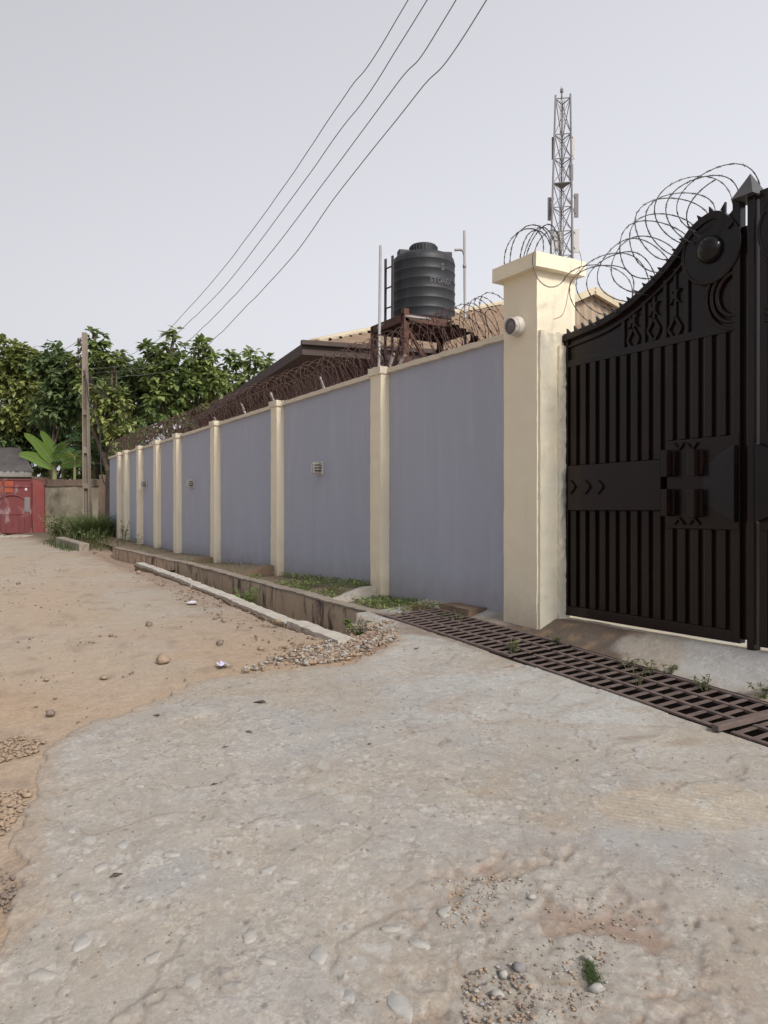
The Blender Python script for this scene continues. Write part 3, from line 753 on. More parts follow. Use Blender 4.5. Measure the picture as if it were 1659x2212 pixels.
for i, (a_, b_, lb) in enumerate(spans):
    V, F = rough_box(0, .17 - .01 * i, a_, b_, -.40, .012 * (1, -.3, .6)[i], .035, .005, 7, 30 + i, follow_lip)
    ks = tag(mesh_obj('kerb_slab', V, F, M['kerb'], smooth=True), lb, 'kerb', 'kerb slabs along the open drain')
    V, F = rough_box(-.022, .16 - .01 * i, a_ + .01, b_ - .01, -.40, -.028, .035, .014, 8, 36 + i, follow_lip)
    mesh_obj('soil_stained_side', V, F, M['kerb_dirt'], ks, smooth=True)
pw = thing('drain_parapet', 'low stained brown concrete wall along the far side of the open drain', 'wall', (3.92, 13, -.2))
def follow_par(V):
    V = V.copy(); y = V[:, 1]; V[:, 2] += np.where(V[:, 2] > -.2, np.interp(y, [6.4, 6.5, 13.1, 19.7], [.440, .443, .544, .567]) + .018 * (noise2(y * 1.6, 0 * y, 78) - .5), 0)
    V[:, 0] += .02 * (noise2(y * .9, 0 * y + 3, 79) - .5)
    return V
V, F = rough_box(3.85, 4.002, 6.5, 19.7, -.25, 0, .045, .008, 8, 41, follow_par)
mesh_obj('wall_body', V, F, M['parapet'], pw, smooth=True)
# flatter paler capping along its top
def follow_cap(V):
    V = V.copy(); y = V[:, 1]; V[:, 2] += np.interp(y, [6.4, 6.5, 13.1, 19.7], [.440, .443, .544, .567]) + .018 * (noise2(y * 1.6, 0 * y, 78) - .5)
    return V
V, F = rough_box(3.842, 4.012, 6.47, 19.72, .0, .022, .04, .007, 10, 43, follow_cap)
mesh_obj('capping', V, F, M['capping'], pw, smooth=True)
for k in range(3):
    y = PIL_T[k] + .13; zt = (.59, .65, .62)[k]
    def up_warp(V, zt=zt):
        V = V.copy(); zp_ = float(np.interp(PIL_T[k], [6.5, 13.1, 19.7], [.455, .55, .575])); V[:, 2] = np.where(V[:, 2] > .2, V[:, 2] - (zt - zp_) * (1 - sstep(3.98, 4.5, V[:, 0])), V[:, 2]); return V
    V, F = rough_box(3.98, X_WALL + .01, y - .03, y + .11, -.2, zt, .04, .007, 10, 50 + k, up_warp)
    mesh_obj('cross_wall', V, F, M['kerb' if k == 0 else 'kerb_dirt'], pw, smooth=True)
V, F = rough_box(4.46, 4.66, 5.95, 6.45, .2, .545, .03, .012, 8, 57)
tag(mesh_obj('broken_block', V, F, M['kerb_dirt'], smooth=True), 'broken concrete lump at the wall foot behind the grating', 'block')

# --- verge between parapet and wall
ysv = lin((6.5, 26, .03)); xsv = np.concatenate([np.linspace(3.985, 4.69, 20)])
Xv, Yv = np.meshgrid(xsv, ysv, indexing='ij')
Zv = z_verge(Xv, Yv) + .03 * (fbm(Xv * 6, Yv * 6, 150) - .5)
cv = np.array((.20, .155, .11)) + .06 * (fbm(Xv * 3, Yv * 3, 151)[..., None] - .5)
nx, ny = Xv.shape; idx = np.arange(nx * ny).reshape(nx, ny)
F = np.stack([idx[:-1, :-1], idx[1:, :-1], idx[1:, 1:], idx[:-1, 1:]], -1).reshape(-1, 4)
mesh_obj('verge', np.stack([Xv, Yv, Zv], -1), F, M['road'], smooth=True, col=cv.reshape(-1, 3), kind='structure')

# ------------------------------------------------------------------ perimeter wall
T_P0, T_P1 = 5.10, 5.55                    # gate pillar
T_END = 24.3
wall = thing('perimeter_wall', 'long blue grey boundary wall with cream pilasters and cream coping', 'wall', (X_WALL, 15, .5))
def z_top(y): return float(np.interp(y, [5.5, 8, 20, 25], [3.10, 3.115, 3.06, 3.05]))
edges = [T_P1] + PIL_T + [T_END]
for i in range(len(edges) - 1):
    y0 = edges[i] + (0.0 if i == 0 else .20); y1 = edges[i + 1] + .02 if i < len(edges) - 2 else edges[i + 1]
    zt = z_top((y0 + y1) / 2)
    V, F = rough_box(X_WALL, X_WALL + .15, y0, y1, .0, zt + .01, .05 if i < 4 else .12, .0025, 5, 200 + i)
    mesh_obj('wall_panel', V, F, M['blue'], wall, smooth=True)
    def warp_c(V, y0=y0):
        V = V.copy(); V[:, 2] += np.interp(V[:, 1], [5.5, 8, 20, 25], [3.10, 3.115, 3.06, 3.05]); return V
    V, F = rough_box(X_WALL - .045, X_WALL + .20, y0 - (.0 if i == 0 else .18), y1 + .02 if i < len(edges) - 2 else y1, -.0, .055, .03, .006, 12, 220 + i, warp_c)
    mesh_obj('coping', V, F, M['coping'], wall, smooth=True)
for i, y in enumerate(PIL_T):
    zt = z_top(y)
    V, F = rough_box(X_PILLAR, X_WALL + .02, y, y + .245, .0 if i < 3 else .3, zt + .02, .03 if i < 2 else .06, .004, 9, 240 + i)
    p = mesh_obj('pilaster', V, F, M['cream'], wall, smooth=True)
    V, F = rough_box(X_PILLAR - .022, X_WALL + .16, y - .022, y + .27, zt - .012, zt + .078, .03, .007, 14, 260 + i)
    mesh_obj('cap', V, F, M['coping'], p, smooth=True)

# ------------------------------------------------------------------ gate pillar
pil = thing('gate_pillar', 'thick cream gate pillar with flat overhanging cap', 'pillar', (4.78, 5.4, .5))
V, F = rough_box(X_PILLAR, 5.0, T_P0, T_P1, .30, 3.60, .025, .0028, 7, 300)
mesh_obj('shaft', V, F, M['cream'], pil, smooth=True)
V, F = rough_box(X_PILLAR - .075, 5.06, T_P0 - .075, T_P1 + .075, 3.595, 3.725, .03, .004, 10, 301)
mesh_obj('cap', V, F, M['cream'], pil, smooth=True)
# rough plaster built out on the face beside the gate, lower two thirds
def ragged(V):
    V = V.copy(); e = sstep(2.95, 3.10, V[:, 2]); 
    V[:, 1] += e * .02 * np.sin(V[:, 0] * 60)
    k = np.where(V[:, 0] > 4.70, 1.0, .35)
    V[:, 1] -= k * .005 * (noise3(V[:, 0] * 26, V[:, 1] * 9, V[:, 2] * 31, 311) - .35) * (V[:, 1] < T_P0 - .01)
    V[:, 2] += (V[:, 2] > 2.9) * .05 * (noise3(V[:, 0] * 30, V[:, 1] * 9, V[:, 2] * 0, 312) - .5)
    return V
V, F = rough_box(X_PILLAR + .012, 4.90, T_P0 - .030, T_P0 + .05, .42, 3.06, .016, .0035, 12, 302, ragged)
mesh_obj('rough_plaster', V, F, M['cream_patch'], pil, smooth=True)
V, F = rough_box(4.76, 4.90, T_P0 - .055, T_P0 + .05, .42, 2.95, .012, .006, 26, 303)
mesh_obj('rough_plaster', V, F, M['cream_patch'], pil, smooth=True)

# round bulkhead lamp on the pillar
lp = at_x(1121, 706, X_PILLAR)
lamp = thing('bulkhead_lamp', 'round white bulkhead lamp with hooded grey lens on the gate pillar', 'lamp', tuple(lp))
ax = nrm((-1, -.10, -.12))
MB().lathe([(.088, 0), (.092, .02), (.086, .05), (.080, .075)], lp, 28, ax).build('body', M['lamp_white'], lamp, smooth=True, bevel=.003)
MB().lathe([(.066, .06), (.068, .10), (.064, .108)], lp, 28, ax).build('lens', M['lamp_grey'], lamp, smooth=True)
for k in range(4):
    pts = []
    r = .072 + .002 * k; u = nrm(np.cross(ax, (0, 0, 1))); w = np.cross(u, ax)
    for q in range(17):
        a = R_(-10 + 200 * q / 16); pts.append(lp + ax * (.080 + .011 * k) + u * r * math.cos(a) + w * r * math.sin(a))
    MB().tube(pts, .0042, 6).build('hood_rib', M['lamp_white'], lamp, smooth=True)
MB().lathe([(.076, .07), (.077, .118), (.070, .118), (.069, .07)], lp - np.array((0, 0, .0)), 28, ax).build('rim', M['lamp_white'], lamp, smooth=True)
# caged wall lamps on the panels
def wall_lamp(px, py, label):
    p = at_x(px, py, X_WALL); L_ = thing('wall_lamp', label, 'lamp', tuple(p), 'caged lamps along the blue wall')
    MB().box(p[0] - .022, p[0] + .004, p[1] - .088, p[1] + .088, p[2] - .095, p[2] + .095).build('backplate', M['lamp_white'], L_, bevel=.012)
    MB().lathe([(.062, .015), (.066, .05), (.055, .085), (.02, .10)], p, 16, (-1, 0, 0)).build('glass', M['lamp_glass'], L_, smooth=True)
    for k in range(4):
        z = p[2] - .058 + .04 * k; pts = [(p[0] - .01, p[1] - .078, z), (p[0] - .10, p[1] - .072, z), (p[0] - .118, p[1] - .045, z), (p[0] - .118, p[1] + .045, z), (p[0] - .10, p[1] + .072, z), (p[0] - .01, p[1] + .078, z)]
        MB().tube(pts, .0055, 6).build('cage_bar', M['lamp_white'], L_, smooth=True)
    for s in (-1, 1):
        pts = [(p[0] - .01, p[1] + s * .035, p[2] - .085), (p[0] - .10, p[1] + s * .035, p[2] - .078), (p[0] - .121, p[1] + s * .035, p[2] - .04), (p[0] - .121, p[1] + s * .035, p[2] + .05), (p[0] - .10, p[1] + s * .035, p[2] + .08), (p[0] - .01, p[1] + s * .035, p[2] + .085)]
        MB().tube(pts, .007, 6).build('cage_bar', M['lamp_white'], L_, smooth=True)
wall_lamp(693, 1012, 'white caged lamp on the wide blue panel nearest the gate pillar but one')
wall_lamp(417.5, 1045, 'small caged lamp on the blue wall, second nearest of those on the panels')
wall_lamp(316, 1046, 'caged lamp on the blue wall, third nearest of those on the panels')
wall_lamp(262, 1047, 'farthest caged lamp on the blue wall, half hidden by a pilaster')

# ------------------------------------------------------------------ metal gate
def gp(px, py, X=X_GATE): return at_x(px, py, X)
HINGE_Y = T_P0 - .02
LW = HINGE_Y - float(gp(1601, 1000)[1])              # leaf width
zb_, = (.573,)
def leaf(root, hinge=HINGE_Y, s=-1, full=True):
    """one gate leaf; y runs from the hinge towards the meeting stile; s = -1 this leaf, +1 mirrored"""
    c = Vector(root.location)
    def Y(u): return hinge + s * u
    def U(px, py=1000): return HINGE_Y - float(gp(px, py)[1])
    def Zp(px, py): return float(gp(px, py)[2])
    X = X_GATE
    def bx(name, x0, x1, u0, u1, z0, z1, m='gate', bev=.004, parent=None):
        a_, b_ = sorted((Y(u0), Y(u1)))
        return MB().box(x0, x1, a_, b_, z0, z1).build(name, M[m], parent or root, bevel=bev)
    curve = [(1219, 727), (1250, 714), (1284, 700), (1310, 687), (1336, 670), (1364, 649), (1391, 624), (1410, 606), (1428, 587), (1444, 569), (1458, 550), (1471, 531), (1483, 513), (1493, 498), (1504, 486), (1518, 473), (1532, 464), (1546, 458), (1559, 457), (1573, 464), (1590, 481)]
    cu = [(U(x, y), Zp(x, y)) for x, y in curve]
    zm = Zp(1219, 793)                                # underside line of the middle rail is level
    zm = .5 * (Zp(1219, 789) + Zp(1587, 706))
    # sheet behind everything
    pts = [(X + .012, Y(u), z - .02) for u, z in cu]
    pol = [(X + .012, Y(.01), zb_ + .03), (X + .012, Y(LW - .01), zb_ + .03)] + pts[::-1]
    MB().prism(pol if s < 0 else pol[::-1], (.006, 0, 0)).build('back_sheet', M['gate'], root)
    bx('hinge_stile', X - .012, X + .05, 0, .055, zb_, cu[0][1] + .02)
    bx('meeting_stile', X - .016, X + .05, LW - .06, LW, zb_, Zp(1594, 432))
    bx('bottom_rail', X - .016, X + .045, .055, LW - .06, zb_, zb_ + .085)
    bx('middle_rail', X - .014, X + .045, .055, LW - .06, zm - .03, zm + .03)
    # curved top rail, a flat bar on edge
    def ribbon(off, th, x0, x1, name, m):
        mb = MB(); n = len(cu); P = []
        for i in range(n):
            u0, z0 = cu[max(i - 1, 0)]; u1, z1 = cu[min(i + 1, n - 1)]
            t_ = nrm((u1 - u0, z1 - z0)); nn = np.array((t_[1], -t_[0]))
            a_ = np.array(cu[i]) + nn * off; b_ = a_ + nn * th
            P.append([(x0, Y(a_[0]), a_[1]), (x1, Y(a_[0]), a_[1]), (x1, Y(b_[0]), b_[1]), (x0, Y(b_[0]), b_[1])])
        V = [q for r4 in P for q in r4]; Fq = []
        for i in range(n - 1):
            for k in range(4):
                l = (k + 1) % 4; f = (4 * i + k, 4 * i + l, 4 * i + 4 + l, 4 * i + 4 + k); Fq.append(f if s < 0 else f[::-1])
        Fq += [(0, 1, 2, 3), tuple(4 * (n - 1) + k for k in (3, 2, 1, 0))]
        mesh_obj(name, V, Fq, M[m], root, bevel=.003)
    ribbon(0, .055, X - .034, X + .05, 'top_rail', 'gate')
    ribbon(.10, .018, X - .012, X + .03, 'inner_curve_bar', 'gate')
    # spikes along the curve
    S = np.cumsum([0] + [math.hypot(cu[i + 1][0] - cu[i][0], cu[i + 1][1] - cu[i][1]) for i in range(len(cu) - 1)])
    n_sp = 21
    for k in range(n_sp):
        q = S[-1] * (k + .6) / (n_sp + .4)
        u = float(np.interp(q, S, [a_ for a_, _ in cu])); z = float(np.interp(q, S, [b_ for _, b_ in cu]))
        du = float(np.interp(q + .03, S, [a_ for a_, _ in cu])) - u; dz = float(np.interp(q + .03, S, [b_ for _, b_ in cu])) - z
        t_ = nrm((du, dz)); nn = np.array((-t_[1], t_[0]))
        lean = -.25 * t_ 
        A_ = np.array((u, z)) - t_ * .024; B_ = np.array((u, z)) + t_ * .024; T_ = np.array((u, z)) + nn * .062 + lean * .09
        base = [(X + .0, Y(A_[0]), A_[1]), (X + .0, Y(B_[0]), B_[1]), (X + .0, Y(T_[0]), T_[1])]
        MB().prism(base if s < 0 else base[::-1], (.022, 0, 0)).build('spike', M['gate'], root)
    # upper infill: plain bars and bars with a spur collar and a diamond
    def ztop_at(u): return float(np.interp(u, [a_ for a_, _ in cu], [b_ for _, b_ in cu]))
    for px in (1346.5, 1391, 1437, 1484):
        u = U(px, 760); bx('infill_bar', X - .008, X + .013, u - .017, u + .017, zm + .03, ztop_at(u) - .10)
    for px, py_d, py_s in ((1368, 734, 694), (1412, 713, 668), (1458, 710, 641)):
        u = U(px, py_d); zd = Zp(px, py_d); zs_ = Zp(px, py_s); hh = .092; ww = .058
        mb = MB()
        ring = [(u, zd + hh), (u + ww, zd), (u, zd - hh), (u - ww, zd)]
        for k in range(4):
            a_, b_ = ring[k], ring[(k + 1) % 4]
            mb.bar((X + .006, Y(a_[0]), a_[1]), (X + .006, Y(b_[0]), b_[1]), .02, .03, (1, 0, 0))
        mb.build('diamond', M['gate'], root)
        bx('spindle', X - .004, X + .022, u - .013, u + .013, zd + hh - .01, ztop_at(u) - .105)
        bx('spindle', X - .004, X + .022, u - .013, u + .013, zm + .03, zd - hh + .01)
        mb = MB()
        for sg in (-1, 1):
            for dz_, tip in ((.03, .055), (-.03, -.055)):
                mb.prism([(X - .012, Y(u + sg * .012), zs_ + dz_ * .2), (X - .012, Y(u + sg * .05), zs_ + tip), (X - .012, Y(u + sg * .018), zs_ + dz_ * 1.3)], (.03, 0, 0))
        mb.box(X - .014, X + .024, min(Y(u - .024), Y(u + .024)), max(Y(u - .024), Y(u + .024)), zs_ - .018, zs_ + .018)
        mb.build('spur_collar', M['gate'], root)
    # disc with domed boss, scroll of three half rings
    ud, zd = U(1538, 541), Zp(1538, 541); cd = (X - .004, Y(ud), zd)
    MB().lathe([(.236, -.03), (.236, .010), (.229, .016)], cd, 48, (-1, 0, 0)).build('disc', M['gate_hi'], root, smooth=False)
    ring = [(X - .018, Y(ud + .235 * math.cos(a)), zd + .235 * math.sin(a)) for a in np.linspace(0, 2 * math.pi, 41)[:-1]]
    MB().tube(ring, .014, 6, True).build('disc_rim', M['gate'], root, smooth=True)
    MB().lathe([(.100, .0), (.100, .010), (.094, .030), (.077, .052), (.050, .068), (.022, .076), (.004, .078)], (X - .02, Y(ud), zd), 32, (-1, 0, 0)).build('boss', M['gate_hi'], root, smooth=True)
    us, zs_ = LW - .03, Zp(1597, 632)
    for k, r in enumerate((.245, .20, .155)):
        arc = [(X - .006, Y(us - r * math.sin(a)), zs_ + 1.0 * r * math.cos(a)) for a in np.linspace(0.12, math.pi - .05, 22)]
        MB().tube(arc, .017, 6).build('scroll_ring', M['gate'], root, smooth=True)
    # ribbed lower part
    uA, uB = .085, LW - .075
    n = 14; pit = (uB - uA) / n
    zp0, zp1 = .5 * (Zp(1238, 1102) + Zp(1437, 1102)), .5 * (Zp(1236, 1006) + Zp(1435, 995))
    zq0, zq1 = .5 * (Zp(1446, 1142) + Zp(1590, 1143)), .5 * (Zp(1446, 953) + Zp(1590, 940))
    uP1, uQ0 = U(1437, 1050), U(1444, 1050)
    for k in range(n):
        u0 = uA + pit * (k + .12); u1 = u0 + pit * .56; um = .5 * (u0 + u1)
        zl, zh = (zp0, zp1) if um < uP1 else (zq0, zq1)
        for a_, b_ in ((zb_ + .087, zl - .004), (zh + .004, zm - .032)):
            bx('rib', X - .016, X + .010, u0, u1, a_, b_, bev=.005)
    # arrow plate
    bx('arrow_plate', X - .055, X - .013, U(1237, 1050), uP1, zp0, zp1, 'gate', .004)
    for px in (1248, 1280, 1308):
        u = U(px, 1050); z = Zp(px, 1052); mb = MB(); w_ = .075; h_ = .055
        mb.bar((X - .062, Y(u - w_ * .4), z + h_), (X - .062, Y(u + w_ * .4), z), .016, .022, (1, 0, 0))
        mb.bar((X - .062, Y(u + w_ * .4), z), (X - .062, Y(u - w_ * .4), z - h_), .016, .022, (1, 0, 0))
        mb.build('chevron', M['gate'], root)
    # broad band plate with pegs and half of the hexagon
    bx('band_plate', X - .020, X - .001, uQ0, LW - .005, zq0, zq1)
    for pa, pb, ya, yb in ((1447, 1466, 974, 1031), (1505, 1524, 972, 1029), (1447, 1468, 1057, 1115), (1505, 1525, 1057, 1117)):
        u = U(pa, 1050); z1, z0 = Zp(pa, ya), Zp(pa, yb)
        bx('peg_block', X - .105, X - .021, u, u + .055, z0, z1)
        bx('peg_block', X - .060, X - .021, u + .056, u + .085, z0 + .01, z1 - .01)
    for px, yy, sg in ((1472, 966, -1), (1472, 1124, 1), (1505, 1124, 1), (1500, 966, -1)):
        u = U(px, yy); z = Zp(px, yy); mb = MB()
        mb.bar((X - .03, Y(u - .045), z - sg * .03), (X - .03, Y(u), z + sg * .02), .012, .02, (1, 0, 0)); mb.bar((X - .03, Y(u), z + sg * .02), (X - .03, Y(u + .045), z - sg * .03), .012, .02, (1, 0, 0))
        mb.build('chevron', M['gate'], root)
    uh = U(1525, 1044); zc = Zp(1597, 1045); hc = .5 * (Zp(1597, 962) - Zp(1597, 1129)); hs = .62 * hc * .82
    P = [(X - .035, Y(uh), zc - hs), (X - .075, Y(LW - .004), zc - hc), (X - .075, Y(LW - .004), zc + hc), (X - .035, Y(uh), zc + hs)]
    V = P + [(X - .021, p[1], p[2]) for p in P]
    Fq = [(0, 1, 2, 3), (7, 6, 5, 4)] + [(i, i + 4, (i + 1) % 4 + 4, (i + 1) % 4) for i in range(4)]
    mesh_obj('half_hexagon', V, Fq if s < 0 else [f[::-1] for f in Fq], M['gate_hi'], root, bevel=.004)
    for z in (Zp(1212, 838), Zp(1212, 1215)):
        MB().tube([(X - .02, Y(-.012), z - .07), (X - .02, Y(-.012), z + .07)], .022, 10).build('hinge', M['gate'], root, smooth=True)
gl = thing('gate_leaf', 'black metal gate leaf hinged on the cream pillar, with disc and spiked curved top', 'gate', (X_GATE, HINGE_Y, .573), 'two leaves of the black gate')
leaf(gl)
# post with pyramid tip at the meeting line: fixed on the first leaf
ypost0 = float(gp(1628.5, 700, X_GATE - .03)[1]); ypost1 = float(gp(1613, 700, X_GATE - .03)[1])
zt = float(gp(1627, 425)[2])
MB().box(X_GATE - .03, X_GATE + .05, ypost0, ypost1, .50, zt).build('centre_post', M['gate'], gl, bevel=.005)
yst = float(gp(1601, 700)[1])
MB().box(X_GATE + .02, X_GATE + .045, ypost1 - .01, yst + .02, .60, float(gp(1607, 487)[2])).build('cover_strip', M['gate'], gl)
ya, yb = ypost0 - .028, ypost1 + .085; ym = .5 * (ya + yb); xa, xb = X_GATE - .09, X_GATE + .11; ap = float(at_x(1627, 371, X_GATE)[2])
MB().add([(xa, ya, zt - .005), (xb, ya, zt - .005), (xb, yb, zt - .005), (xa, yb, zt - .005), (.5 * (xa + xb), ym, ap)],
         [(3, 2, 1, 0), (0, 1, 4), (1, 2, 4), (2, 3, 4), (3, 0, 4)]).build('pyramid_tip', worn('grey_tip', (.075, .073, .076), (.05, .048, .05), 6, 0.45, bump_s=0.1), gl)  # tip in a lighter grey than the other gate parts
g2 = thing('gate_leaf', 'second black metal gate leaf, only its edge in view right of the pointed post', 'gate', (X_GATE, 0, .573), 'two leaves of the black gate')
leaf(g2, hinge=2 * ypost0 - .03 - (HINGE_Y - LW) - LW * 0 - (LW * 1.0) + (HINGE_Y - LW - ypost0) , s=1)

# ------------------------------------------------------------------ grating over the trench
def grating(y0, y1, label, nb, lift=0.0):
    ym = .5 * (y0 + y1); root = thing('drain_grate', label, 'grate', (.5 * (X_GR0 + X_GR1), ym, float(z_apron(X_GR0, ym))), 'steel gratings over the gate drain')
    def Z(x, y): return float(z_apron(X_GR0 + (x - X_GR0) * .9, y)) + .004 + lift
    for x in np.linspace(X_GR0 + .018, X_GR1 - .018, 4):
        MB().hexa([(x - .017, y0, Z(x, y0) - .012), (x + .017, y0, Z(x, y0) - .012), (x + .017, y1, Z(x, y1) - .012), (x - .017, y1, Z(x, y1) - .012),
                   (x - .017, y0, Z(x, y0) + .006), (x + .017, y0, Z(x, y0) + .006), (x + .017, y1, Z(x, y1) + .006), (x - .017, y1, Z(x, y1) + .006)]).build('long_bar', M['grate'], root, bevel=.002)
    for k in range(nb):
        y = y0 + .018 + (y1 - y0 - .036) * k / (nb - 1) + random.uniform(-.003, .003); w = .0165
        mb = MB(); xa, xb = X_GR0 + .002, X_GR1 - .002
        mb.hexa([(xa, y - w, Z(xa, y) - .007), (xb, y - w, Z(xb, y) - .007), (xb, y + w, Z(xb, y) - .007), (xa, y + w, Z(xa, y) - .007),
                 (xa, y - w, Z(xa, y)), (xb, y - w, Z(xb, y)), (xb, y + w, Z(xb, y)), (xa, y + w, Z(xa, y))])
        mb.build('cross_bar', M['grate'], root)
    return root
grating(4.60, 6.50, 'rusty steel drain grate nearest the cream pillar and the blue wall', 19, .012)
grating(2.78, 4.55, 'rusty steel drain grate in front of the black gate leaf', 17)
grating(0.2, 2.70, 'rusty steel drain grate cut off by the right edge of the view', 25)
ang = MB(); ang.bar((X_GR0 - .05, 2.76, float(z_apron(X_GR0, 2.76)) + .02), (X_GR1 + .05, 2.70, float(z_apron(X_GR1, 2.7)) + .03), .05, .035)
ang.bar((X_GR0 - .02, 2.80, float(z_apron(X_GR0, 2.8)) + .016), (X_GR1 + .03, 2.755, float(z_apron(X_GR1, 2.7)) + .024), .02, .02)
tag(ang.build('timber_strip', M['wood'], bevel=.005), 'splintered dark timber strip lying across the drain grates', 'timber')

# ------------------------------------------------------------------ razor wire
def barbed(path, r, name, label, m, spacing, group='coils of razor wire', seed=1, barb=.011):
    P = np.asarray(path, float)
    o = MB().tube(P, r, 4)
    root = o.build('razor_wire', M[m], smooth=True)
    tag(root, label, 'razor wire', group)
    seg = np.linalg.norm(np.diff(P, axis=0), axis=1); S = np.concatenate([[0], np.cumsum(seg)])
    q = np.arange(.03, S[-1], spacing); rng = np.random.default_rng(seed); q = q + rng.uniform(-.15, .15, len(q)) * spacing
    B = np.stack([np.interp(q, S, P[:, i]) for i in range(3)], -1); Bn = np.stack([np.interp(q + .01, S, P[:, i]) for i in range(3)], -1)
    T = Bn - B; T /= np.maximum(np.linalg.norm(T, axis=1, keepdims=True), 1e-9)
    U = rng.normal(size=T.shape); U -= T * (U * T).sum(1, keepdims=True); U /= np.linalg.norm(U, axis=1, keepdims=True); W = np.cross(T, U)
    n = len(q); b = barb
    # a flat four pointed barb: two crossed slivers, each two triangles with a ridge
    V = np.stack([B + T * b * 1.1 + U * b, B + T * b * .2, B - T * b * 1.1 + U * b * .9, B - T * b * 1.1 - U * b, B - T * b * .2, B + T * b * 1.1 - U * b * .9, B + W * b * .35, B - W * b * .35], 1)
    f = np.array([(0, 1, 6), (1, 5, 6), (2, 4, 6), (4, 3, 6), (1, 4, 6), (0, 7, 1), (1, 7, 5), (2, 7, 4), (4, 7, 3)])
    F = f[None] + (np.arange(n) * 8)[:, None, None]
    mesh_obj('barbs', V.reshape(-1, 3), F.reshape(-1, 3), M[m], root, kind='stuff')
    return root
def coil(axis_pts, rad, turns, n=26, seed=0, jit=.012, a0=0.0, tilt=0.0, face=0.0):
    A = np.asarray(axis_pts, float); seg = np.linalg.norm(np.diff(A, axis=0), axis=1); S = np.concatenate([[0], np.cumsum(seg)])
    out = []; N_ = int(turns * n)
    for i in range(N_ + 1):
        q = S[-1] * i / N_; c = np.array([np.interp(q, S, A[:, k]) for k in range(3)]); c1 = np.array([np.interp(min(q + .05, S[-1]), S, A[:, k]) for k in range(3)]); c0 = np.array([np.interp(max(q - .05, 0), S, A[:, k]) for k in range(3)])
        t = nrm(c1 - c0); u = nrm(np.cross(t, (0, 0, 1))); w = np.cross(u, t)
        a = a0 + 2 * math.pi * i / n; r = (rad if not callable(rad) else rad(q / S[-1])) * (1 + .07 * math.sin(3.1 * i / n + seed))
        j = jit * math.sin(i * .37 + seed) 
        zig = tilt * math.sin(a + .8) + face * math.cos(a)
        out.append(c + u * (r * math.cos(a) + j) + w * (r * math.sin(a)) + t * zig)
    return out
# along the wall: long rusty coil, flattened a little onto the coping
ax_ = [(X_WALL + .08, y, z_top(y) + .055 + .225) for y in np.linspace(5.85, 24.0, 20)]
barbed(coil(ax_, .235, 150, 20, 2, .03, 0, .10), .0034, 'razor_wire', 'long rusty razor wire coil running along the top of the blue wall', 'wire_rust', .10, seed=5, barb=.017)
ax_ = [(X_WALL + .10, y, z_top(y) + .055 + .16) for y in np.linspace(5.9, 24.0, 20)]
barbed(coil(ax_, .165, 95, 18, 4, .02, 1.0, .10), .0034, 'razor_wire', 'tighter second rusty razor wire coil inside the one on the blue wall', 'wire_rust', .10, seed=6, barb=.017)
# over the gate
cpts = [(1284, 645), (1310, 628), (1338, 608), (1375, 580), (1420, 528), (1460, 488), (1500, 458), (1540, 438), (1578, 442)]
ax_ = [np.array(at_x(x, y, X_GATE + .02)) for x, y in cpts]
barbed(coil(ax_, lambda q: .258 - .02 * q + .022 * math.sin(q * 41), 13, 36, 1, .04, .6, .05, -.15), .0042, 'razor_wire', 'grey razor wire loops above the curved top of the black gate', 'wire', .085, seed=8, barb=.015)
# on the pillar cap: a loose bundle with ends hanging down the face
pc = np.array((4.78, 5.38, 3.73))
bund = []
for k in range(6):
    for i in range(27):
        a = R_(-40 + 260 * i / 26); r = .265 + .03 * math.sin(k * 2.1)
        q = pc + np.array((.30 * (k - 2.4) * .20 + .02 * math.sin(a * 2 + k), -r * math.cos(a) * (1.0 - .05 * k), .05 + r * math.sin(a) + .015 * k))
        bund.append(q)
barbed(bund, .0046, 'razor_wire', 'dark bundled razor wire loops on top of the cream pillar', 'wire', .06, seed=9, barb=.017)
tail = [at_x(1152, 545, X_PILLAR - .10), at_x(1150, 565, X_PILLAR - .10), at_x(1155, 590, X_PILLAR - .08), at_x(1168, 610, X_PILLAR - .06), at_x(1185, 620, X_PILLAR - .02), at_d(1203, 618, 6.62), at_d(1216, 608, 6.62)]
tail = [np.asarray(p) for p in tail]
loop2 = [at_d(1252, 545, 6.72), at_d(1256, 570, 6.70), at_d(1245, 590, 6.66), at_d(1234, 600, 6.64), at_d(1226, 640, 6.66), at_d(1220, 668, 6.68), at_d(1212, 683, 6.68), at_d(1196, 690, 6.66)]
def smooth(pts, k=6):
    P = [np.asarray(p, float) for p in pts]; out = []
    for i in range(len(P) - 1):
        p0, p1, p2, p3 = P[max(i - 1, 0)], P[i], P[i + 1], P[min(i + 2, len(P) - 1)]
        for j in range(k):
            t = j / k
            out.append(.5 * ((2 * p1) + (p2 - p0) * t + (2 * p0 - 5 * p1 + 4 * p2 - p3) * t * t + (3 * p1 - p0 - 3 * p2 + p3) * t ** 3))
    return out + [P[-1]]
barbed(smooth(tail), .0042, 'razor_wire', 'loose end of razor wire hooked down below the pillar cap', 'wire', .05, seed=10)
barbed(smooth(loop2), .0036, 'razor_wire', 'twisted wire tail hanging down the gate side of the cream pillar', 'stone_tan', .30, seed=11, barb=.008)
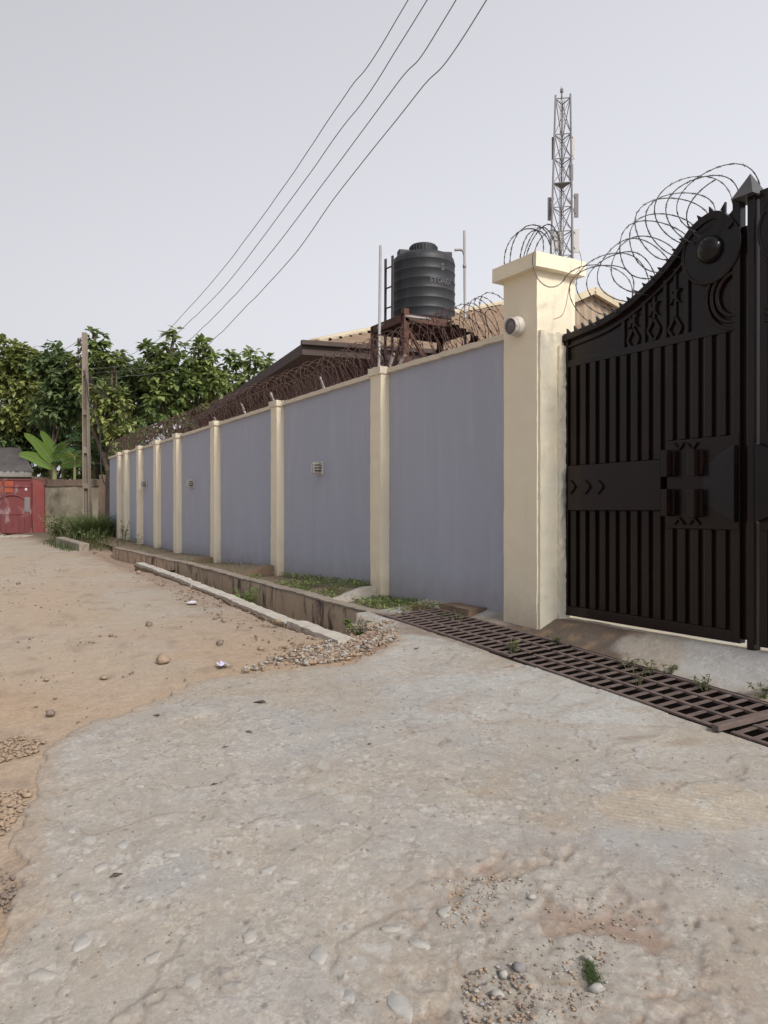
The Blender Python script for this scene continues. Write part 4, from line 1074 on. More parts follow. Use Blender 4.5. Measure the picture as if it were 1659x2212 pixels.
# angle irons carrying the wall coil
for px, py, px2, py2 in ((690, 814, 703, 832), (845, 775, 835, 795), (867, 778, 852, 797), (583, 848, 598, 862), (520, 872, 532, 886), (462, 902, 470, 913)):
    a_ = at_x(px, py, X_WALL + .12); b_ = at_x(px2, py2, X_WALL + .12); b_[2] = z_top(b_[1]) + .04
    dv = nrm(a_ - b_); a_ = b_ + dv * max(.28, np.linalg.norm(a_ - b_))
    mb = MB(); mb.bar(b_, a_, .035, .004, (1, 0, 0)); mb.bar(b_ + np.array((.017, 0, 0)), a_ + np.array((.017, 0, 0)), .004, .03, (1, 0, 0))
    mb.build('wire_bracket', M['rubber'], wall)

# ------------------------------------------------------------------ water tank on its stand
PC = np.array((7.04 + .75, 11.24 + .55)); PZ = 4.85
stand = thing('tank_stand', 'rusty steel tower with platform carrying the black water tank', 'tank stand', (PC[0], PC[1], .42))
hx, hy = .76, .56
mb = MB()
for sy in (-1, 1): mb.bar((PC[0] - hx, PC[1] + sy * hy, PZ - .05), (PC[0] + hx, PC[1] + sy * hy, PZ - .05), .06, .10)
for sx in (-1, 1): mb.bar((PC[0] + sx * hx, PC[1] - hy + .03, PZ - .05), (PC[0] + sx * hx, PC[1] + hy - .03, PZ - .05), .06, .10)
mb.build('frame', M['rust'], stand, bevel=.004)
for k in range(8):
    y0 = PC[1] - hy - .02 + 2 * (hy + .02) * k / 8
    MB().box(PC[0] - hx - .03, PC[0] + hx + .03, y0 + .004, y0 + 2 * (hy + .02) / 8 - .004, PZ + .002, PZ + .035).build('deck_plank', M['rust'], stand)
for k in range(5):
    x = PC[0] - hx + .2 + k * (2 * hx - .4) / 4
    MB().bar((x, PC[1] - hy, PZ - .03), (x, PC[1] + hy, PZ - .03), .05, .055).build('joist', M['rust'], stand)
for sx in (-1, 1):
    for sy in (-1, 1):
        x, y = PC[0] + sx * (hx - .02), PC[1] + sy * (hy - .02)
        top = PZ + (.12 if (sx, sy) == (-1, -1) else .02)
        MB().box(x - .05, x + .05, y - .05, y + .05, .40, top).build('leg', M['rust'], stand, bevel=.005)
for (ax0, ay0, ax1, ay1) in ((-1, -1, 1, -1), (-1, 1, 1, 1), (-1, -1, -1, 1), (1, -1, 1, 1)):
    for z0, z1 in ((2.6, 4.7), (4.7, 2.6)):
        MB().bar((PC[0] + ax0 * hx, PC[1] + ay0 * hy, z0), (PC[0] + ax1 * hx, PC[1] + ay1 * hy, z1), .045, .045).build('brace', M['rust'], stand)
TC = (PC[0] - .02, PC[1] - .02, PZ + .036); tr = .575
tank = thing('water_tank', 'black ribbed plastic water tank standing on the rusty tower', 'water tank', TC)
prof = [(tr * .97, 0), (tr, .03)]
hh = 1.09
for k in range(6):
    z = .05 + k * .172
    prof += [(tr - .004, z + .012), (tr - .002, z + .136), (tr + .005, z + .146), (tr + .005, z + .160), (tr - .002, z + .168)]
prof += [(tr - .003, 1.105), (tr - .02, 1.165), (tr - .07, 1.215), (tr - .16, 1.25), (.30, 1.275), (.24, 1.28)]
MB().lathe(prof, TC, 64).build('body', M['tank'], tank, smooth=True)
lid = MB().lathe([(.24, 1.27), (.252, 1.30), (.252, 1.41), (.235, 1.44), (.19, 1.452), (.05, 1.458)], TC, 40).build('lid', M['tank'], tank, smooth=False, bevel=.006)
for k in range(28):
    a = 2 * math.pi * k / 28
    MB().bar((TC[0] + .255 * math.cos(a), TC[1] + .255 * math.sin(a), TC[2] + 1.30), (TC[0] + .255 * math.cos(a), TC[1] + .255 * math.sin(a), TC[2] + 1.41), .014, .014).build('lid_rib', M['tank'], lid)
fw = nrm(np.array((-TC[0], -TC[1], 0))); sdv = np.array((-fw[1], fw[0], 0))
for ang_, rr in ((R_(100), .40), (R_(-75), .36), (R_(190), .4)):
    dv = fw * math.cos(ang_) + sdv * math.sin(ang_); c0 = np.array(TC) + dv * rr; s2 = np.array((-dv[1], dv[0], 0))
    pts = [c0 - dv * .12 - s2 * .09, c0 + dv * .12 - s2 * .09, c0 + dv * .12 + s2 * .09, c0 - dv * .12 + s2 * .09]
    MB().hexa([p + np.array((0, 0, 1.16)) for p in pts] + [p + np.array((0, 0, 1.335)) for p in pts]).build('lifting_lug', M['tank'], tank, bevel=.02)
# faded lettering, curved round the body
def text_on_tank(body, size, ang0, z, name):
    cu_ = bpy.data.curves.new(name, 'FONT'); cu_.body = body; cu_.size = size; cu_.align_x = 'CENTER'; cu_.resolution_u = 3; cu_.offset = .004
    to = bpy.data.objects.new(name, cu_); C.objects.link(to)
    bpy.context.view_layer.update()
    me = bpy.data.meshes.new_from_object(to.evaluated_get(bpy.context.evaluated_depsgraph_get()))
    V = [v.co.copy() for v in me.vertices]; Fp = [tuple(p.vertices) for p in me.polygons]
    bpy.data.objects.remove(to, do_unlink=True)
    base = math.atan2(fw[1], fw[0]); out = []
    for v in V:
        a = base + ang0 + v.x / tr; rr = tr + .0065
        out.append((TC[0] + rr * math.cos(a), TC[1] + rr * math.sin(a), TC[2] + z + v.y))
    return mesh_obj(name, out, Fp, M['letter'], tank)
text_on_tank('S', .17, R_(36), .855, 'logo')
text_on_tank('STOREX', .125, R_(34), .625, 'lettering')

# pipes and ladder beside the tank
def vpipe(px, ytop, ybot, d, label, elbow=None):
    a_ = at_d(px, ytop, d); b_ = a_.copy(); b_[2] = .42
    root = thing('water_pipe', label, 'pipe', tuple(b_), 'grey pipes beside the water tank')
    lean = np.array(at_d(px - (6 if elbow is None else -4), ybot, d)) - at_d(px, ybot, d); lean[2] = 0
    pts = [b_ + lean, a_ + lean * 0]
    MB().tube([b_ + lean * 1.5, a_], .026, 10).build('riser', M['pvc'], root, smooth=True)
    if elbow:
        e = at_d(*elbow, d); q = a_ + (b_ + lean * 1.5 - a_) * ((a_[2] - e[2]) / (a_[2] - b_[2]))
        mid = np.array((q[0] * .75 + e[0] * .25, q[1] * .75 + e[1] * .25, e[2]))
        MB().tube(smooth([e - np.array((0.02, 0, 0)), mid, q + np.array((0, 0, -.10))], 5), .024, 8).build('elbow', M['pvc'], root, smooth=True)
        MB().tube([q - np.array((0, 0, .32)), q - np.array((0, 0, .26))], .034, 10).build('coupling', M['pvc'], root, smooth=True)
vpipe(822, 531, 800, 13.6, 'tall grey pipe standing left of the ladder and water tank')
vpipe(1003, 499, 760, 14.1, 'tall grey vent pipe right of the tank with an elbow into it', (984, 541))
lad = thing('ladder', 'narrow dark steel ladder leaning up beside the water tank', 'ladder', tuple(at_d(838, 800, 13.9)))
l0, l1 = at_d(833, 560, 14.0), at_d(848, 553, 13.75)
for p in (l0, l1):
    q = p.copy(); q[2] = .42; q = q - (np.array(at_d(837, 900, 14)) - at_d(840, 900, 14)) * np.array((1, 1, 0)) * -1.0
    MB().bar(q, p, .045, .03, (1, 0, 0)).build('rail', M['steel_dark'], lad)
for k in range(14):
    z = .18 + k * .36
    MB().tube([l0 - np.array((0, 0, z)), l1 - np.array((0, 0, z))], .014, 6).build('rung', M['steel_dark'], lad)
# bent supply pipe on the deck edge
pts = smooth([at_d(816, 709, 14.0), at_d(840, 694, 13.7), at_d(856, 686, 13.5), at_d(880, 684, 13.2), at_d(905, 687, 13.25), at_d(930, 690, 13.3)], 4)
tag(MB().tube(pts, .022, 8).build('supply_pipe', M['pvc'], smooth=True), 'thin grey pipe lying on the edge of the tank platform', 'pipe')

# ------------------------------------------------------------------ houses in the compound
def cam_pt(u, d, z): return FWD * d + RGT * (u * d) + np.array((0, 0, z))
c0 = cam_pt((654 - CX) / FPX, 16.0, 4.94)                      # near eave corner
dl = nrm(FWD * .922 - RGT * .387); dr = nrm(FWD * .316 + RGT * .949)
house = thing('tiled_house', 'brown walled bungalow with tan hipped tile roof behind the razor wire', 'house', (c0[0] + 3, c0[1] + 6, .42))
Lh, Wh = 26.0, 21.8
hip = nrm(dl + dr); rise = 4.42 / 10.9
apx = c0 + (dl + dr) * 10.9 + np.array((0, 0, 4.42))
apx2 = c0 + dl * (Lh - 10.9) + dr * 10.9 + np.array((0, 0, 4.42))
c1 = c0 + dr * Wh; c2 = c0 + dl * Lh; c3 = c1 + dl * Lh
def tiled_slope(name, p0, run, length, up, depth, tri, m, parent, pitch_w=.30, course=.36):
    """stepped, waved tile sheet: p0 eave corner, run along the eave, up is the slope vector per metre of plan depth; tri trims to a hip"""
    ncs = int(depth / course); Vs, Fs, b = [], [], 0
    for k in range(ncs):
        for s0, s1 in ((k * course, (k + 1) * course + .02),):
            a0 = max(tri[0] * s1, 0); a1 = length - tri[1] * s1
            if a1 - a0 < .4: continue
            n = max(2, int((a1 - a0) / (pitch_w / 6))); n = min(n, 900)
            q = np.linspace(a0, a1, n + 1); wv = .035 * np.abs(np.sin(q * math.pi / pitch_w))
            nv = np.array((0, 0, 1.0))
            rows = []
            for s_, lift in ((s0, -.01), (s0, .055), (s1, .004)):
                rows.append(p0[None] + run[None] * q[:, None] + up[None] * s_ + nv[None] * (wv[:, None] + lift))
            V = np.concatenate(rows); m1 = n + 1
            i0 = np.arange(n)
            Fq = np.concatenate([np.stack([i0, i0 + 1, i0 + 1 + m1, i0 + m1], -1), np.stack([i0 + m1, i0 + 1 + m1, i0 + 1 + 2 * m1, i0 + 2 * m1], -1)]) + b
            Vs.append(V); Fs.append(Fq); b += len(V)
    return mesh_obj(name, np.concatenate(Vs), np.concatenate(Fs), m, parent)
up_f = dl + np.array((0, 0, rise)); up_s = dr + np.array((0, 0, rise))
tiled_slope('roof_slope', c0 + np.array((0, 0, .02)), dr, Wh, up_f, 10.9, (1, 1), M['roof_tile'], house)
MB().add([c0, c2, apx2, apx], [(0, 1, 2, 3)]).build('roof_slope', M['roof_tile'], house)
MB().add([c1, apx, apx2, c3], [(0, 1, 2, 3)]).build('roof_slope', M['roof_tile'], house)
MB().add([c2, c3, apx2], [(0, 1, 2)]).build('roof_slope', M['roof_tile'], house)
MB().bar(c0 + hip * .5 + np.array((0, 0, .16)), apx + np.array((0, 0, .08)), .28, .14).build('hip_capping', M['fascia'], house, bevel=.03)
def fas(a_, b_, m):
    MB().bar(a_ + np.array((0, 0, -.10)), b_ + np.array((0, 0, -.10)), .05, .22).build('fascia_board', m, house)
fas(c0 - dr * .02, c1, M['fascia_dark']); fas(c0, c2, M['fascia_dark'])
MB().bar(c0 - dl * .06 - dr * .05 + np.array((0, 0, .03)), c1 - dl * .06 + np.array((0, 0, .03)), .13, .09).build('gutter', M['fascia_dark'], house)
ov = .75
s0 = c0 + np.array((0, 0, -.21))
MB().add([s0, c1 + np.array((0, 0, -.21)), c1 + dl * ov + np.array((0, 0, -.26)), s0 + dl * ov + dr * ov + np.array((0, 0, -.05))], [(0, 1, 2, 3)]).build('soffit', M['soffit'], house)
MB().add([s0, s0 + dl * ov + dr * ov + np.array((0, 0, -.05)), c2 + dr * ov + np.array((0, 0, -.26)), c2 + np.array((0, 0, -.21))], [(0, 1, 2, 3)]).build('soffit', M['soffit'], house)
w0 = c0 + (dl + dr) * ov; w1 = c1 + dl * ov - dr * ov; w2 = c2 + dr * ov
def quadwall(a_, b_, nm):
    zl = .40; MB().prism([(a_[0], a_[1], zl), (b_[0], b_[1], zl), (b_[0], b_[1], 4.70), (a_[0], a_[1], 4.70)], (dl + dr) * .08 * np.array((1, 1, 0))).build(nm, M['house_wall'], house)
quadwall(w0, w1, 'wall'); quadwall(w2, w0, 'wall')
for k in range(4):
    a_ = w0 + dl * (3 + 5 * k); p = a_ - dr * .03
    f = MB().prism([(p + dl * 0)[:2].tolist() + [1.5], (p + dl * 1.4)[:2].tolist() + [1.5], (p + dl * 1.4)[:2].tolist() + [2.9], p[:2].tolist() + [2.9]], dr * .05).build('window', M['fascia'], house)
    q = p + dl * .08 - dr * .01
    MB().prism([q[:2].tolist() + [1.58], (q + dl * 1.24)[:2].tolist() + [1.58], (q + dl * 1.24)[:2].tolist() + [2.82], q[:2].tolist() + [2.82]], dr * .02).build('pane', M['lamp_grey'], f)

# second building with a ribbed gable, seen between the pillar and the gate
gd = 15.0
ga = at_d(1283, 628, gd); 
gw = thing('gabled_building', 'building with tan ribbed gable and cream barge boards behind the gate pillar', 'building', (float(ga[0]), float(ga[1]), .42))
gr_ = nrm(RGT * .97 + FWD * .24)                # direction across the gable
gb = nrm(FWD * .97 - RGT * .24)
hw = 1.9; drop = hw * .46
L0 = ga - gr_ * hw - np.array((0, 0, drop)); R0 = ga + gr_ * hw - np.array((0, 0, drop))
wall_base = ga[2] - .66
gm = []
n = 46
for k in range(n + 1):
    q = -hw + .05 + (2 * hw - .1) * k / n; ztop = ga[2] - .05 - abs(q) * .46; st = .03 if k % 2 else 0
    gm.append((q, ztop, st))
V = []; Fq = []
for q, z_, st in gm:
    p = ga + gr_ * q + gb * (.12 - st); zb = min(wall_base, z_ - .01); V += [(p[0], p[1], zb), (p[0], p[1], z_)]
for k in range(n): Fq.append((2 * k, 2 * k + 2, 2 * k + 3, 2 * k + 1))
mesh_obj('ribbed_gable', V, Fq, M['cladding'], gw)
for s_ in (-1, 1):
    e = ga + gr_ * (s_ * hw) - np.array((0, 0, drop))
    MB().bar(ga + np.array((0, 0, .0)), e, .10, .13).build('barge_board', M['fascia'], gw)
    MB().add([ga + np.array((0, 0, .05)), e + np.array((0, 0, .05)), e + gb * 8 + np.array((0, 0, .05)), ga + gb * 8 + np.array((0, 0, .05))], [(0, 1, 2, 3)]).build('roof_slope', M['roof_tile'], gw)
sk = ga - gr_ * 3.2 + np.array((0, 0, wall_base - ga[2])) - gb * 3.0 - np.array((0, 0, 1.25))
tiled_slope('skirt_roof', sk, gr_, 6.4, gb + np.array((0, 0, .40)), 3.2, (0, 0), M['roof_tile'], gw)
MB().bar(sk - gb * .02 - np.array((0, 0, .08)), sk + gr_ * 6.4 - gb * .02 - np.array((0, 0, .08)), .05, .2).build('fascia_board', M['fascia'], gw)
bw = sk + gb * .6
MB().prism([(bw[0], bw[1], .4), (*(bw + gr_ * 6.2)[:2], .4), (*(bw + gr_ * 6.2)[:2], sk[2] - .02), (bw[0], bw[1], sk[2] - .02)], gb * 1.0).build('wall', M['house_wall'], gw)

# ------------------------------------------------------------------ telecom mast
md = 62.0
def mp(px, py): return at_d(px, py, md)
mc = mp(1212, 1000); mast = thing('telecom_mast', 'tall steel lattice telecom mast with antennas far behind the pillar', 'mast', (float(mc[0]), float(mc[1]), .4))
ztop_ = float(mp(1215, 218)[2]); zbot_ = .4
def half(z): return np.interp(z, [zbot_, ztop_], [1.38, .62])
angs = [R_(200), R_(320), R_(80)]
def leg_pt(k, z):
    a = angs[k]; r = half(z) * 1.08; cx = np.interp(z, [zbot_, ztop_], [-.16, .12])
    return np.array((mc[0], mc[1], z)) + RGT * (r * math.cos(a) + cx) + FWD * (r * math.sin(a))
for k in range(3): MB().tube([leg_pt(k, zbot_), leg_pt(k, ztop_ + .3)], [.105, .075], 8).build('leg', M['mast'], mast, smooth=True)
zz = [zbot_]
while zz[-1] < ztop_ - 1.0: zz.append(zz[-1] + 1.95)
zz[-1] = ztop_
for i, z in enumerate(zz):
    mb = MB()
    for k in range(3): mb.bar(leg_pt(k, z), leg_pt((k + 1) % 3, z), .06, .06)
    if i % 4 == 2:
        ctr = np.array((mc[0], mc[1], z)); mb.add([leg_pt(0, z), leg_pt(1, z), leg_pt(2, z), leg_pt(0, z) - np.array((0, 0, .06)), leg_pt(1, z) - np.array((0, 0, .06)), leg_pt(2, z) - np.array((0, 0, .06))],
                                                  [(0, 1, 2), (5, 4, 3), (0, 3, 4, 1), (1, 4, 5, 2), (2, 5, 3, 0)])
    mb.build('platform' if i % 4 == 2 else 'strut_ring', M['mast'], mast)
    if i + 1 < len(zz):
        for k in range(3):
            MB().bar(leg_pt(k, z), leg_pt((k + 1) % 3, zz[i + 1]), .05, .05).build('brace', M['mast'], mast)
            if k != 2: MB().bar(leg_pt((k + 1) % 3, z), leg_pt(k, zz[i + 1]), .05, .05).build('brace', M['mast'], mast)
lx = .5 * (leg_pt(0, 5) + leg_pt(1, 5)) + FWD * .3; lt = .5 * (leg_pt(0, ztop_) + leg_pt(1, ztop_)) + FWD * .25
mb = MB()
for o_ in (-.16, .16): mb.bar(np.array((*lx[:2], .5)) + RGT * o_, np.array((*lt[:2], ztop_)) + RGT * o_, .03, .03)
for k in range(60):
    f_ = k / 60; c_ = np.array((*(lx[:2] * (1 - f_) + lt[:2] * f_), .5 + (ztop_ - .5) * f_)); mb.bar(c_ - RGT * .16, c_ + RGT * .16, .025, .025)
mb.build('climbing_ladder', M['mast'], mast)
MB().tube([mp(1212, 218), mp(1212, 188)], .02, 5).build('lightning_rod', M['mast'], mast)
def aerial(px, y0, y1, w, attach, m='mast', deep=.12):
    p0, p1 = mp(px, y0), mp(px, y1); o = MB(); o.bar(p0, p1, w, deep, tuple(FWD)); o.build('antenna', M[m], mast, bevel=.02)
    for py in attach:
        z = float(mp(px, py)[2]); k = min(range(3), key=lambda k: np.linalg.norm((leg_pt(k, z) - mp(px, py))[:2]))
        MB().bar((leg_pt(k, z)), mp(px, py), .05, .05).build('antenna_arm', M['mast'], mast)
def mq(X_, Y_): return 1138.5 + X_ * .1655, 189.8 + Y_ * .1655
for X_, Y0, Y1, w, at_, m_ in ((338, 650, 940, .22, (670, 915), 'mast'), (595, 640, 935, .30, (660, 900), 'antenna'), (572, 1005, 1215, .34, (1020, 1200), 'mast'), (290, 1435, 1735, .28, (1480, 1670), 'mast'),
                            (640, 1385, 1695, .34, (1440, 1640), 'mast'), (628, 1850, 2150, .62, (1900, 2100), 'antenna'), (412, 1880, 2130, .80, (2000,), 'antenna'), (582, 1855, 2150, .16, (1900,), 'mast')):
    x, y0 = mq(X_, Y0); _, y1 = mq(X_, Y1); aerial(x, y0, y1, w, [mq(0, q)[1] for q in at_], m_)
for (x0, y0, x1, y1) in ((350, 1440, 285, 1670), (545, 1440, 625, 1640)):
    a_ = mp(*mq(x0, y0)); b_ = mp(*mq(x1, y1)); MB().bar(a_, b_, .05, .05).build('antenna_arm', M['mast'], mast)
MB().lathe([(.06, 0), (.08, .2), (.06, .3), (.06, .5), (.14, .6), (.12, .85)], mp(1213, 216), 10).build('beacon', M['mast'], mast)

# ------------------------------------------------------------------ power lines and pole
WIRES = [([(882, 0), (746, 206), (614, 403), (531, 517), (486, 576), (417, 656), (333, 740), (260, 772), (192, 784)], 'uppermost of the four slack grey power lines, leftmost at the top'),
         ([(923, 0), (726, 295), (600, 470), (486, 618), (396, 708), (333, 764), (265, 790), (192, 797)], 'second of the four slack grey power lines from the left'),
         ([(986, 0), (854, 187), (694, 403), (590, 540), (500, 646), (403, 740), (330, 790), (192, 808)], 'third of the four slack grey power lines from the left'),
         ([(1052, 0), (903, 201), (729, 420), (632, 555), (521, 674), (451, 743), (370, 800), (192, 820)], 'lowest of the four slack grey power lines, rightmost at the top')]
rs = random.Random(3)
for i, (pts, lb) in enumerate(WIRES):
    P = []
    for px, py in pts:
        u = (px - CX) / FPX; dd = 4.467 / (u + .549) if px > 200 else 28.0
        P.append(at_d(px, py, dd))
    ext = P[0] + (P[0] - P[1]) * 4.0 + np.array((0, 0, .9))
    P = [ext] + P
    Q = smooth(P, 14); n = len(Q); ph = rs.uniform(0, 6)
    W_ = []
    acc = 0
    for k, q in enumerate(Q):
        if k: acc += np.linalg.norm(q - Q[k - 1])
        w_ = (.022 * math.sin(acc * 4.2 + ph) + .016 * math.sin(acc * 7.3 + 2 * ph)) * (1 if k > 4 else 0)
        W_.append(q + np.array((w_ * .8, w_ * .5, w_)))
    tag(MB().tube(W_, .0055, 5).build('power_line', M['cable'], smooth=True), lb, 'power line', 'four power lines crossing the sky')
pd = 28.0
pt, pb = at_d(183, 719, pd), at_d(189.5, 1160, pd); pb[2] = .45
pole = thing('utility_pole', 'weathered concrete power pole with recessed panels in front of the trees', 'pole', tuple(pb))
ndir = nrm(pt - pb); u1 = RGT; f1_ = FWD
def ring(t, a0_, a1_, b0, b1):
    c = pb + (pt - pb) * t; w = np.interp(t, [0, 1], [.135, .075]); return [c + u1 * (w * a0_) + f1_ * (w * b0), c + u1 * (w * a1_) + f1_ * (w * b0), c + u1 * (w * a1_) + f1_ * (w * b1), c + u1 * (w * a0_) + f1_ * (w * b1)]
MB().hexa(ring(-.03, -1, -.55, -1.1, 1.1) + ring(1, -1, -.55, -1.1, 1.1)).build('flange', M['pole'], pole, bevel=.01)
MB().hexa(ring(-.03, .62, 1, -1.1, 1.1) + ring(1, .62, 1, -1.1, 1.1)).build('flange', M['pole'], pole, bevel=.01)
MB().hexa(ring(-.03, -.54, .61, -.1, .9) + ring(1, -.54, .61, -.1, .9)).build('web', M['pole'], pole)
for a_, b_ in ((.0, .07), (.245, .27), (.415, .445), (.60, .625), (.79, 1.0)):
    MB().hexa(ring(a_, -.54, .61, -1.08, -.11) + ring(b_, -.54, .61, -1.08, -.11)).build('web_block', M['pole'], pole)
for py in (736, 757, 773, 790):
    c = at_d(171.5, py, pd)
    MB().lathe([(.03, -.09), (.075, -.07), (.05, -.03), (.08, 0), (.05, .03), (.075, .07), (.03, .09)], c, 12).build('insulator', M['porcelain'], pole, smooth=True)
    MB().bar(c, at_d(180, py, pd), .05, .05).build('insulator_bracket', M['steel_dark'], pole)
for k, (a_, b_) in enumerate((((171, 736), (20, 800)), ((171, 757), (30, 838)), ((171, 773), (30, 870)))):
    p, q = at_d(*a_, pd), at_d(*b_, 60)
    Q = [p * (1 - t_) + q * t_ - np.array((0, 0, 1.2 * t_ * (1 - t_))) for t_ in np.linspace(0, 1, 14)]
    tag(MB().tube(Q, .011, 4).build('power_line', M['cable']), ('thin uppermost wire leading left from the pole', 'thin middle wire leading left from the pole', 'thin lowest wire leading left from the pole')[k], 'power line', 'thin wires leading left from the pole')
Q = smooth([at_d(181, 800, 27.9), at_d(188, 830, 27.8), at_d(193, 870, 27.5), at_d(213, 920, 26.5), at_d(217, 970, 25.5), at_d(219, 1020, 24.9), at_d(226, 1045, 24.7), at_d(241, 1054, 24.5)], 5)
tag(MB().tube(Q, .02, 5).build('service_cable', M['black_cable'], smooth=True), 'black cable drooping from the pole to the end of the blue wall', 'cable')
for k in range(3):
    Q = smooth([at_d(184, 795 + 6 * k, 27.8), at_d(205, 830 + 7 * k, 29.0), at_d(235, 855 + 6 * k, 31)], 5)
    tag(MB().tube(Q, .010, 4).build('service_cable', M['cable']), ('upper', 'middle', 'lower')[k] + ' pale service wire running from the pole into the trees', 'cable', 'pale service wires at the pole')

# ------------------------------------------------------------------ far side of the road: old wall, red gate, shed
fd = 33.5
def fp(px, py, d=fd): return at_d(px, py, d)
zf = .38
def slab_wall(px0, px1, ytop, d, th, nm, m, parent=None, amp=.02, ybot=None, d2=None, seed=0, cell=.14):
    a_, b_ = at_d(px0, HY, d), at_d(px1, HY, d2 or d); zt = float(at_d(px0, ytop, d)[2]); a_[2] = b_[2] = 0
    L_ = np.linalg.norm(b_ - a_); dv = (b_ - a_) / L_; nv = np.cross((0, 0, 1), dv)
    def warp(V):
        out = np.empty_like(V); out[:] = a_[None] + dv[None] * V[:, :1] + nv[None] * V[:, 1:2]; out[:, 2] = V[:, 2]
        return out
    V, F = rough_box(0, L_, 0, th, -.1 if ybot is None else float(at_d(px0, ybot, d)[2]), zt, cell, amp, 3, seed, warp)
    return mesh_obj(nm, V, F, M[m], parent, smooth=True)
ow = thing('old_wall', 'mossy grey plastered wall stained black along its top beside the red gate', 'wall', tuple(np.array((*fp(150, 1100)[:2], zf))))
slab_wall(96, 262, 1043, fd + .05, .25, 'wall_body', 'old_wall', ow, .025, seed=400)
slab_wall(96, 262, 1036, fd - .02, .36, 'wall_top', 'old_wall_dark', ow, .05, ybot=1050, seed=401)
V = None
op = thing('old_wall', 'dark sooty stub of old wall between the pole and the blue wall', 'wall', tuple(np.array((*at_d(225, 1100, 27)[:2], .5))))
slab_wall(213, 228, 1026, 27, .35, 'stub_pier', 'old_wall_dark', op, .03, seed=402)
slab_wall(227, 239.5, 1019, 25.6, .22, 'stub_return', 'old_wall_dark', op, .03, d2=24.6, seed=403)
rp = slab_wall(70, 95, 1035, fd - .1, .45, 'gate_pier', 'red_pillar', None, .02, seed=404)
tag(rp, 'faded red painted pier between the rusty red gate and the mossy wall', 'pillar')
sp = slab_wall(69.5, 95.5, 1033, fd - .13, .5, 'soot_top', 'soot_cap', rp, .04, ybot=1047, seed=405)
rg = thing('red_gate', 'rusty dark red sheet metal gate with an arched wicket door', 'gate', tuple(np.array((*fp(20, 1150)[:2], zf))))
zt, zb = float(fp(0, 1036)[2]), zf + .03
def fx(px): return float((px - CX) / FPX * fd)
def fpt(px, py, off=0.0): return fp(px, py) - FWD * off
def fquad(x0, x1, y0, y1, off, th, nm, m, parent=rg, bev=.01):
    P = [fpt(x0, y1, off), fpt(x1, y1, off), fpt(x1, y0, off), fpt(x0, y0, off)]
    return MB().prism(P, FWD * th).build(nm, M[m], parent, bevel=bev)
fquad(-45, 6.5, 1037, 1152, .0, .05, 'gate_sheet', 'red_gate'); fquad(7.2, 69.5, 1036, 1153, .01, .05, 'gate_sheet', 'red_gate')
fquad(-45, 29, 1039, 1064, .03, .018, 'worn_panel', 'orange_gate')
for y in (1036.5, 1051.5, 1150): fquad(-45, 69, y - 1.3, y + 1.3, .05, .06, 'rail', 'red_gate', bev=.004)
fquad(5, 10, 1036, 1152, .055, .06, 'stile', 'red_gate', bev=.005); fquad(66, 69.5, 1036, 1152, .055, .06, 'stile', 'red_gate', bev=.005)
arc = [fpt(27 + 27 * math.cos(a), 1082 - 12.5 * math.sin(a), .06) for a in np.linspace(.25, math.pi - .25, 14)]
wk = fquad(2, 53, 1073, 1150, .045, .03, 'wicket_door', 'red_gate')
MB().tube(arc, .03, 6).build('arch_bar', M['red_gate'], wk, smooth=True)
fquad(4, 53, 1109, 1111.5, .075, .04, 'bar', 'red_gate', wk, .004)
for x in (14, 28, 42): fquad(x - .8, x + .8, 1112, 1149, .065, .025, 'bar', 'red_gate', wk, .004)
fquad(83 / 1.0 - 0, 90, 1055, 1062, .0, .01, 'sticker', 'paper') if False else fquad(54, 59, 1054, 1059.5, .02, .012, 'sticker', 'paper')
fquad(45, 66, 1074, 1106, .022, .012, 'peeled_patch', 'corrugated')
P, sz = [], []
rs = random.Random(8)
for k in range(9):
    px = rs.uniform(-5, 122); p = on(px, rs.uniform(1155, 1163)); P.append(p); sz.append(rs.uniform(.12, .38))
for k in range(9):
    V, F = rocks([P[k]], [sz[k]], .6, .2, 500 + k)
    tag(mesh_obj('rubble_stone', V, F, M['stone_dark' if k % 2 else 'stone_tan']), 'rough broken stone at the foot of the red gate and old wall', 'stone', 'broken stones before the red gate')
stp = MB(); a_, b_ = on(-30, 1162), on(66, 1161); stp.bar(a_ + np.array((0, 0, .02)), b_ + np.array((0, 0, .02)), .5, .12)
tag(stp.build('doorstep', M['kerb'], bevel=.03), 'crumbling pale concrete doorstep before the red gate', 'doorstep')
# shed
sd_ = 37.5
shed = thing('corrugated_shed', 'shed with grey corrugated roof above the red gate', 'shed', tuple(np.array((*at_d(10, 1100, sd_)[:2], zf))))
e0, e1 = at_d(-60, 1019, sd_), at_d(73, 1019.5, sd_); r0, r1 = at_d(-60, 966, sd_ + 2.6), at_d(43, 967, sd_ + 2.6)
n = 90; V = []; Fq = []
rows = 3
for j in range(rows + 1):
    for k in range(n + 1):
        t_, s_ = k / n, j / rows
        p = (e0 * (1 - t_) + e1 * t_) * (1 - s_) + (r0 * (1 - t_) + r1 * t_) * s_
        p = p + np.array((0, 0, .035 * math.cos(k * math.pi)))
        V.append(p)
for j in range(rows):
    for k in range(n): Fq.append((j * (n + 1) + k, j * (n + 1) + k + 1, (j + 1) * (n + 1) + k + 1, (j + 1) * (n + 1) + k))
mesh_obj('roof', V, Fq, M['corrugated'], shed)
P = [at_d(-60, 1029, sd_), at_d(68, 1030, sd_), at_d(68, 1020.5, sd_), at_d(-60, 1020, sd_)]
MB().prism(P, FWD * .08).build('fascia_board', M['grey_board'], shed)
P = [at_d(-60, 1140, sd_ + .2), at_d(66, 1140, sd_ + .2), at_d(66, 1028, sd_ + .2), at_d(-60, 1028, sd_ + .2)]
MB().prism(P, FWD * 2.3).build('wall', M['old_wall'], shed)

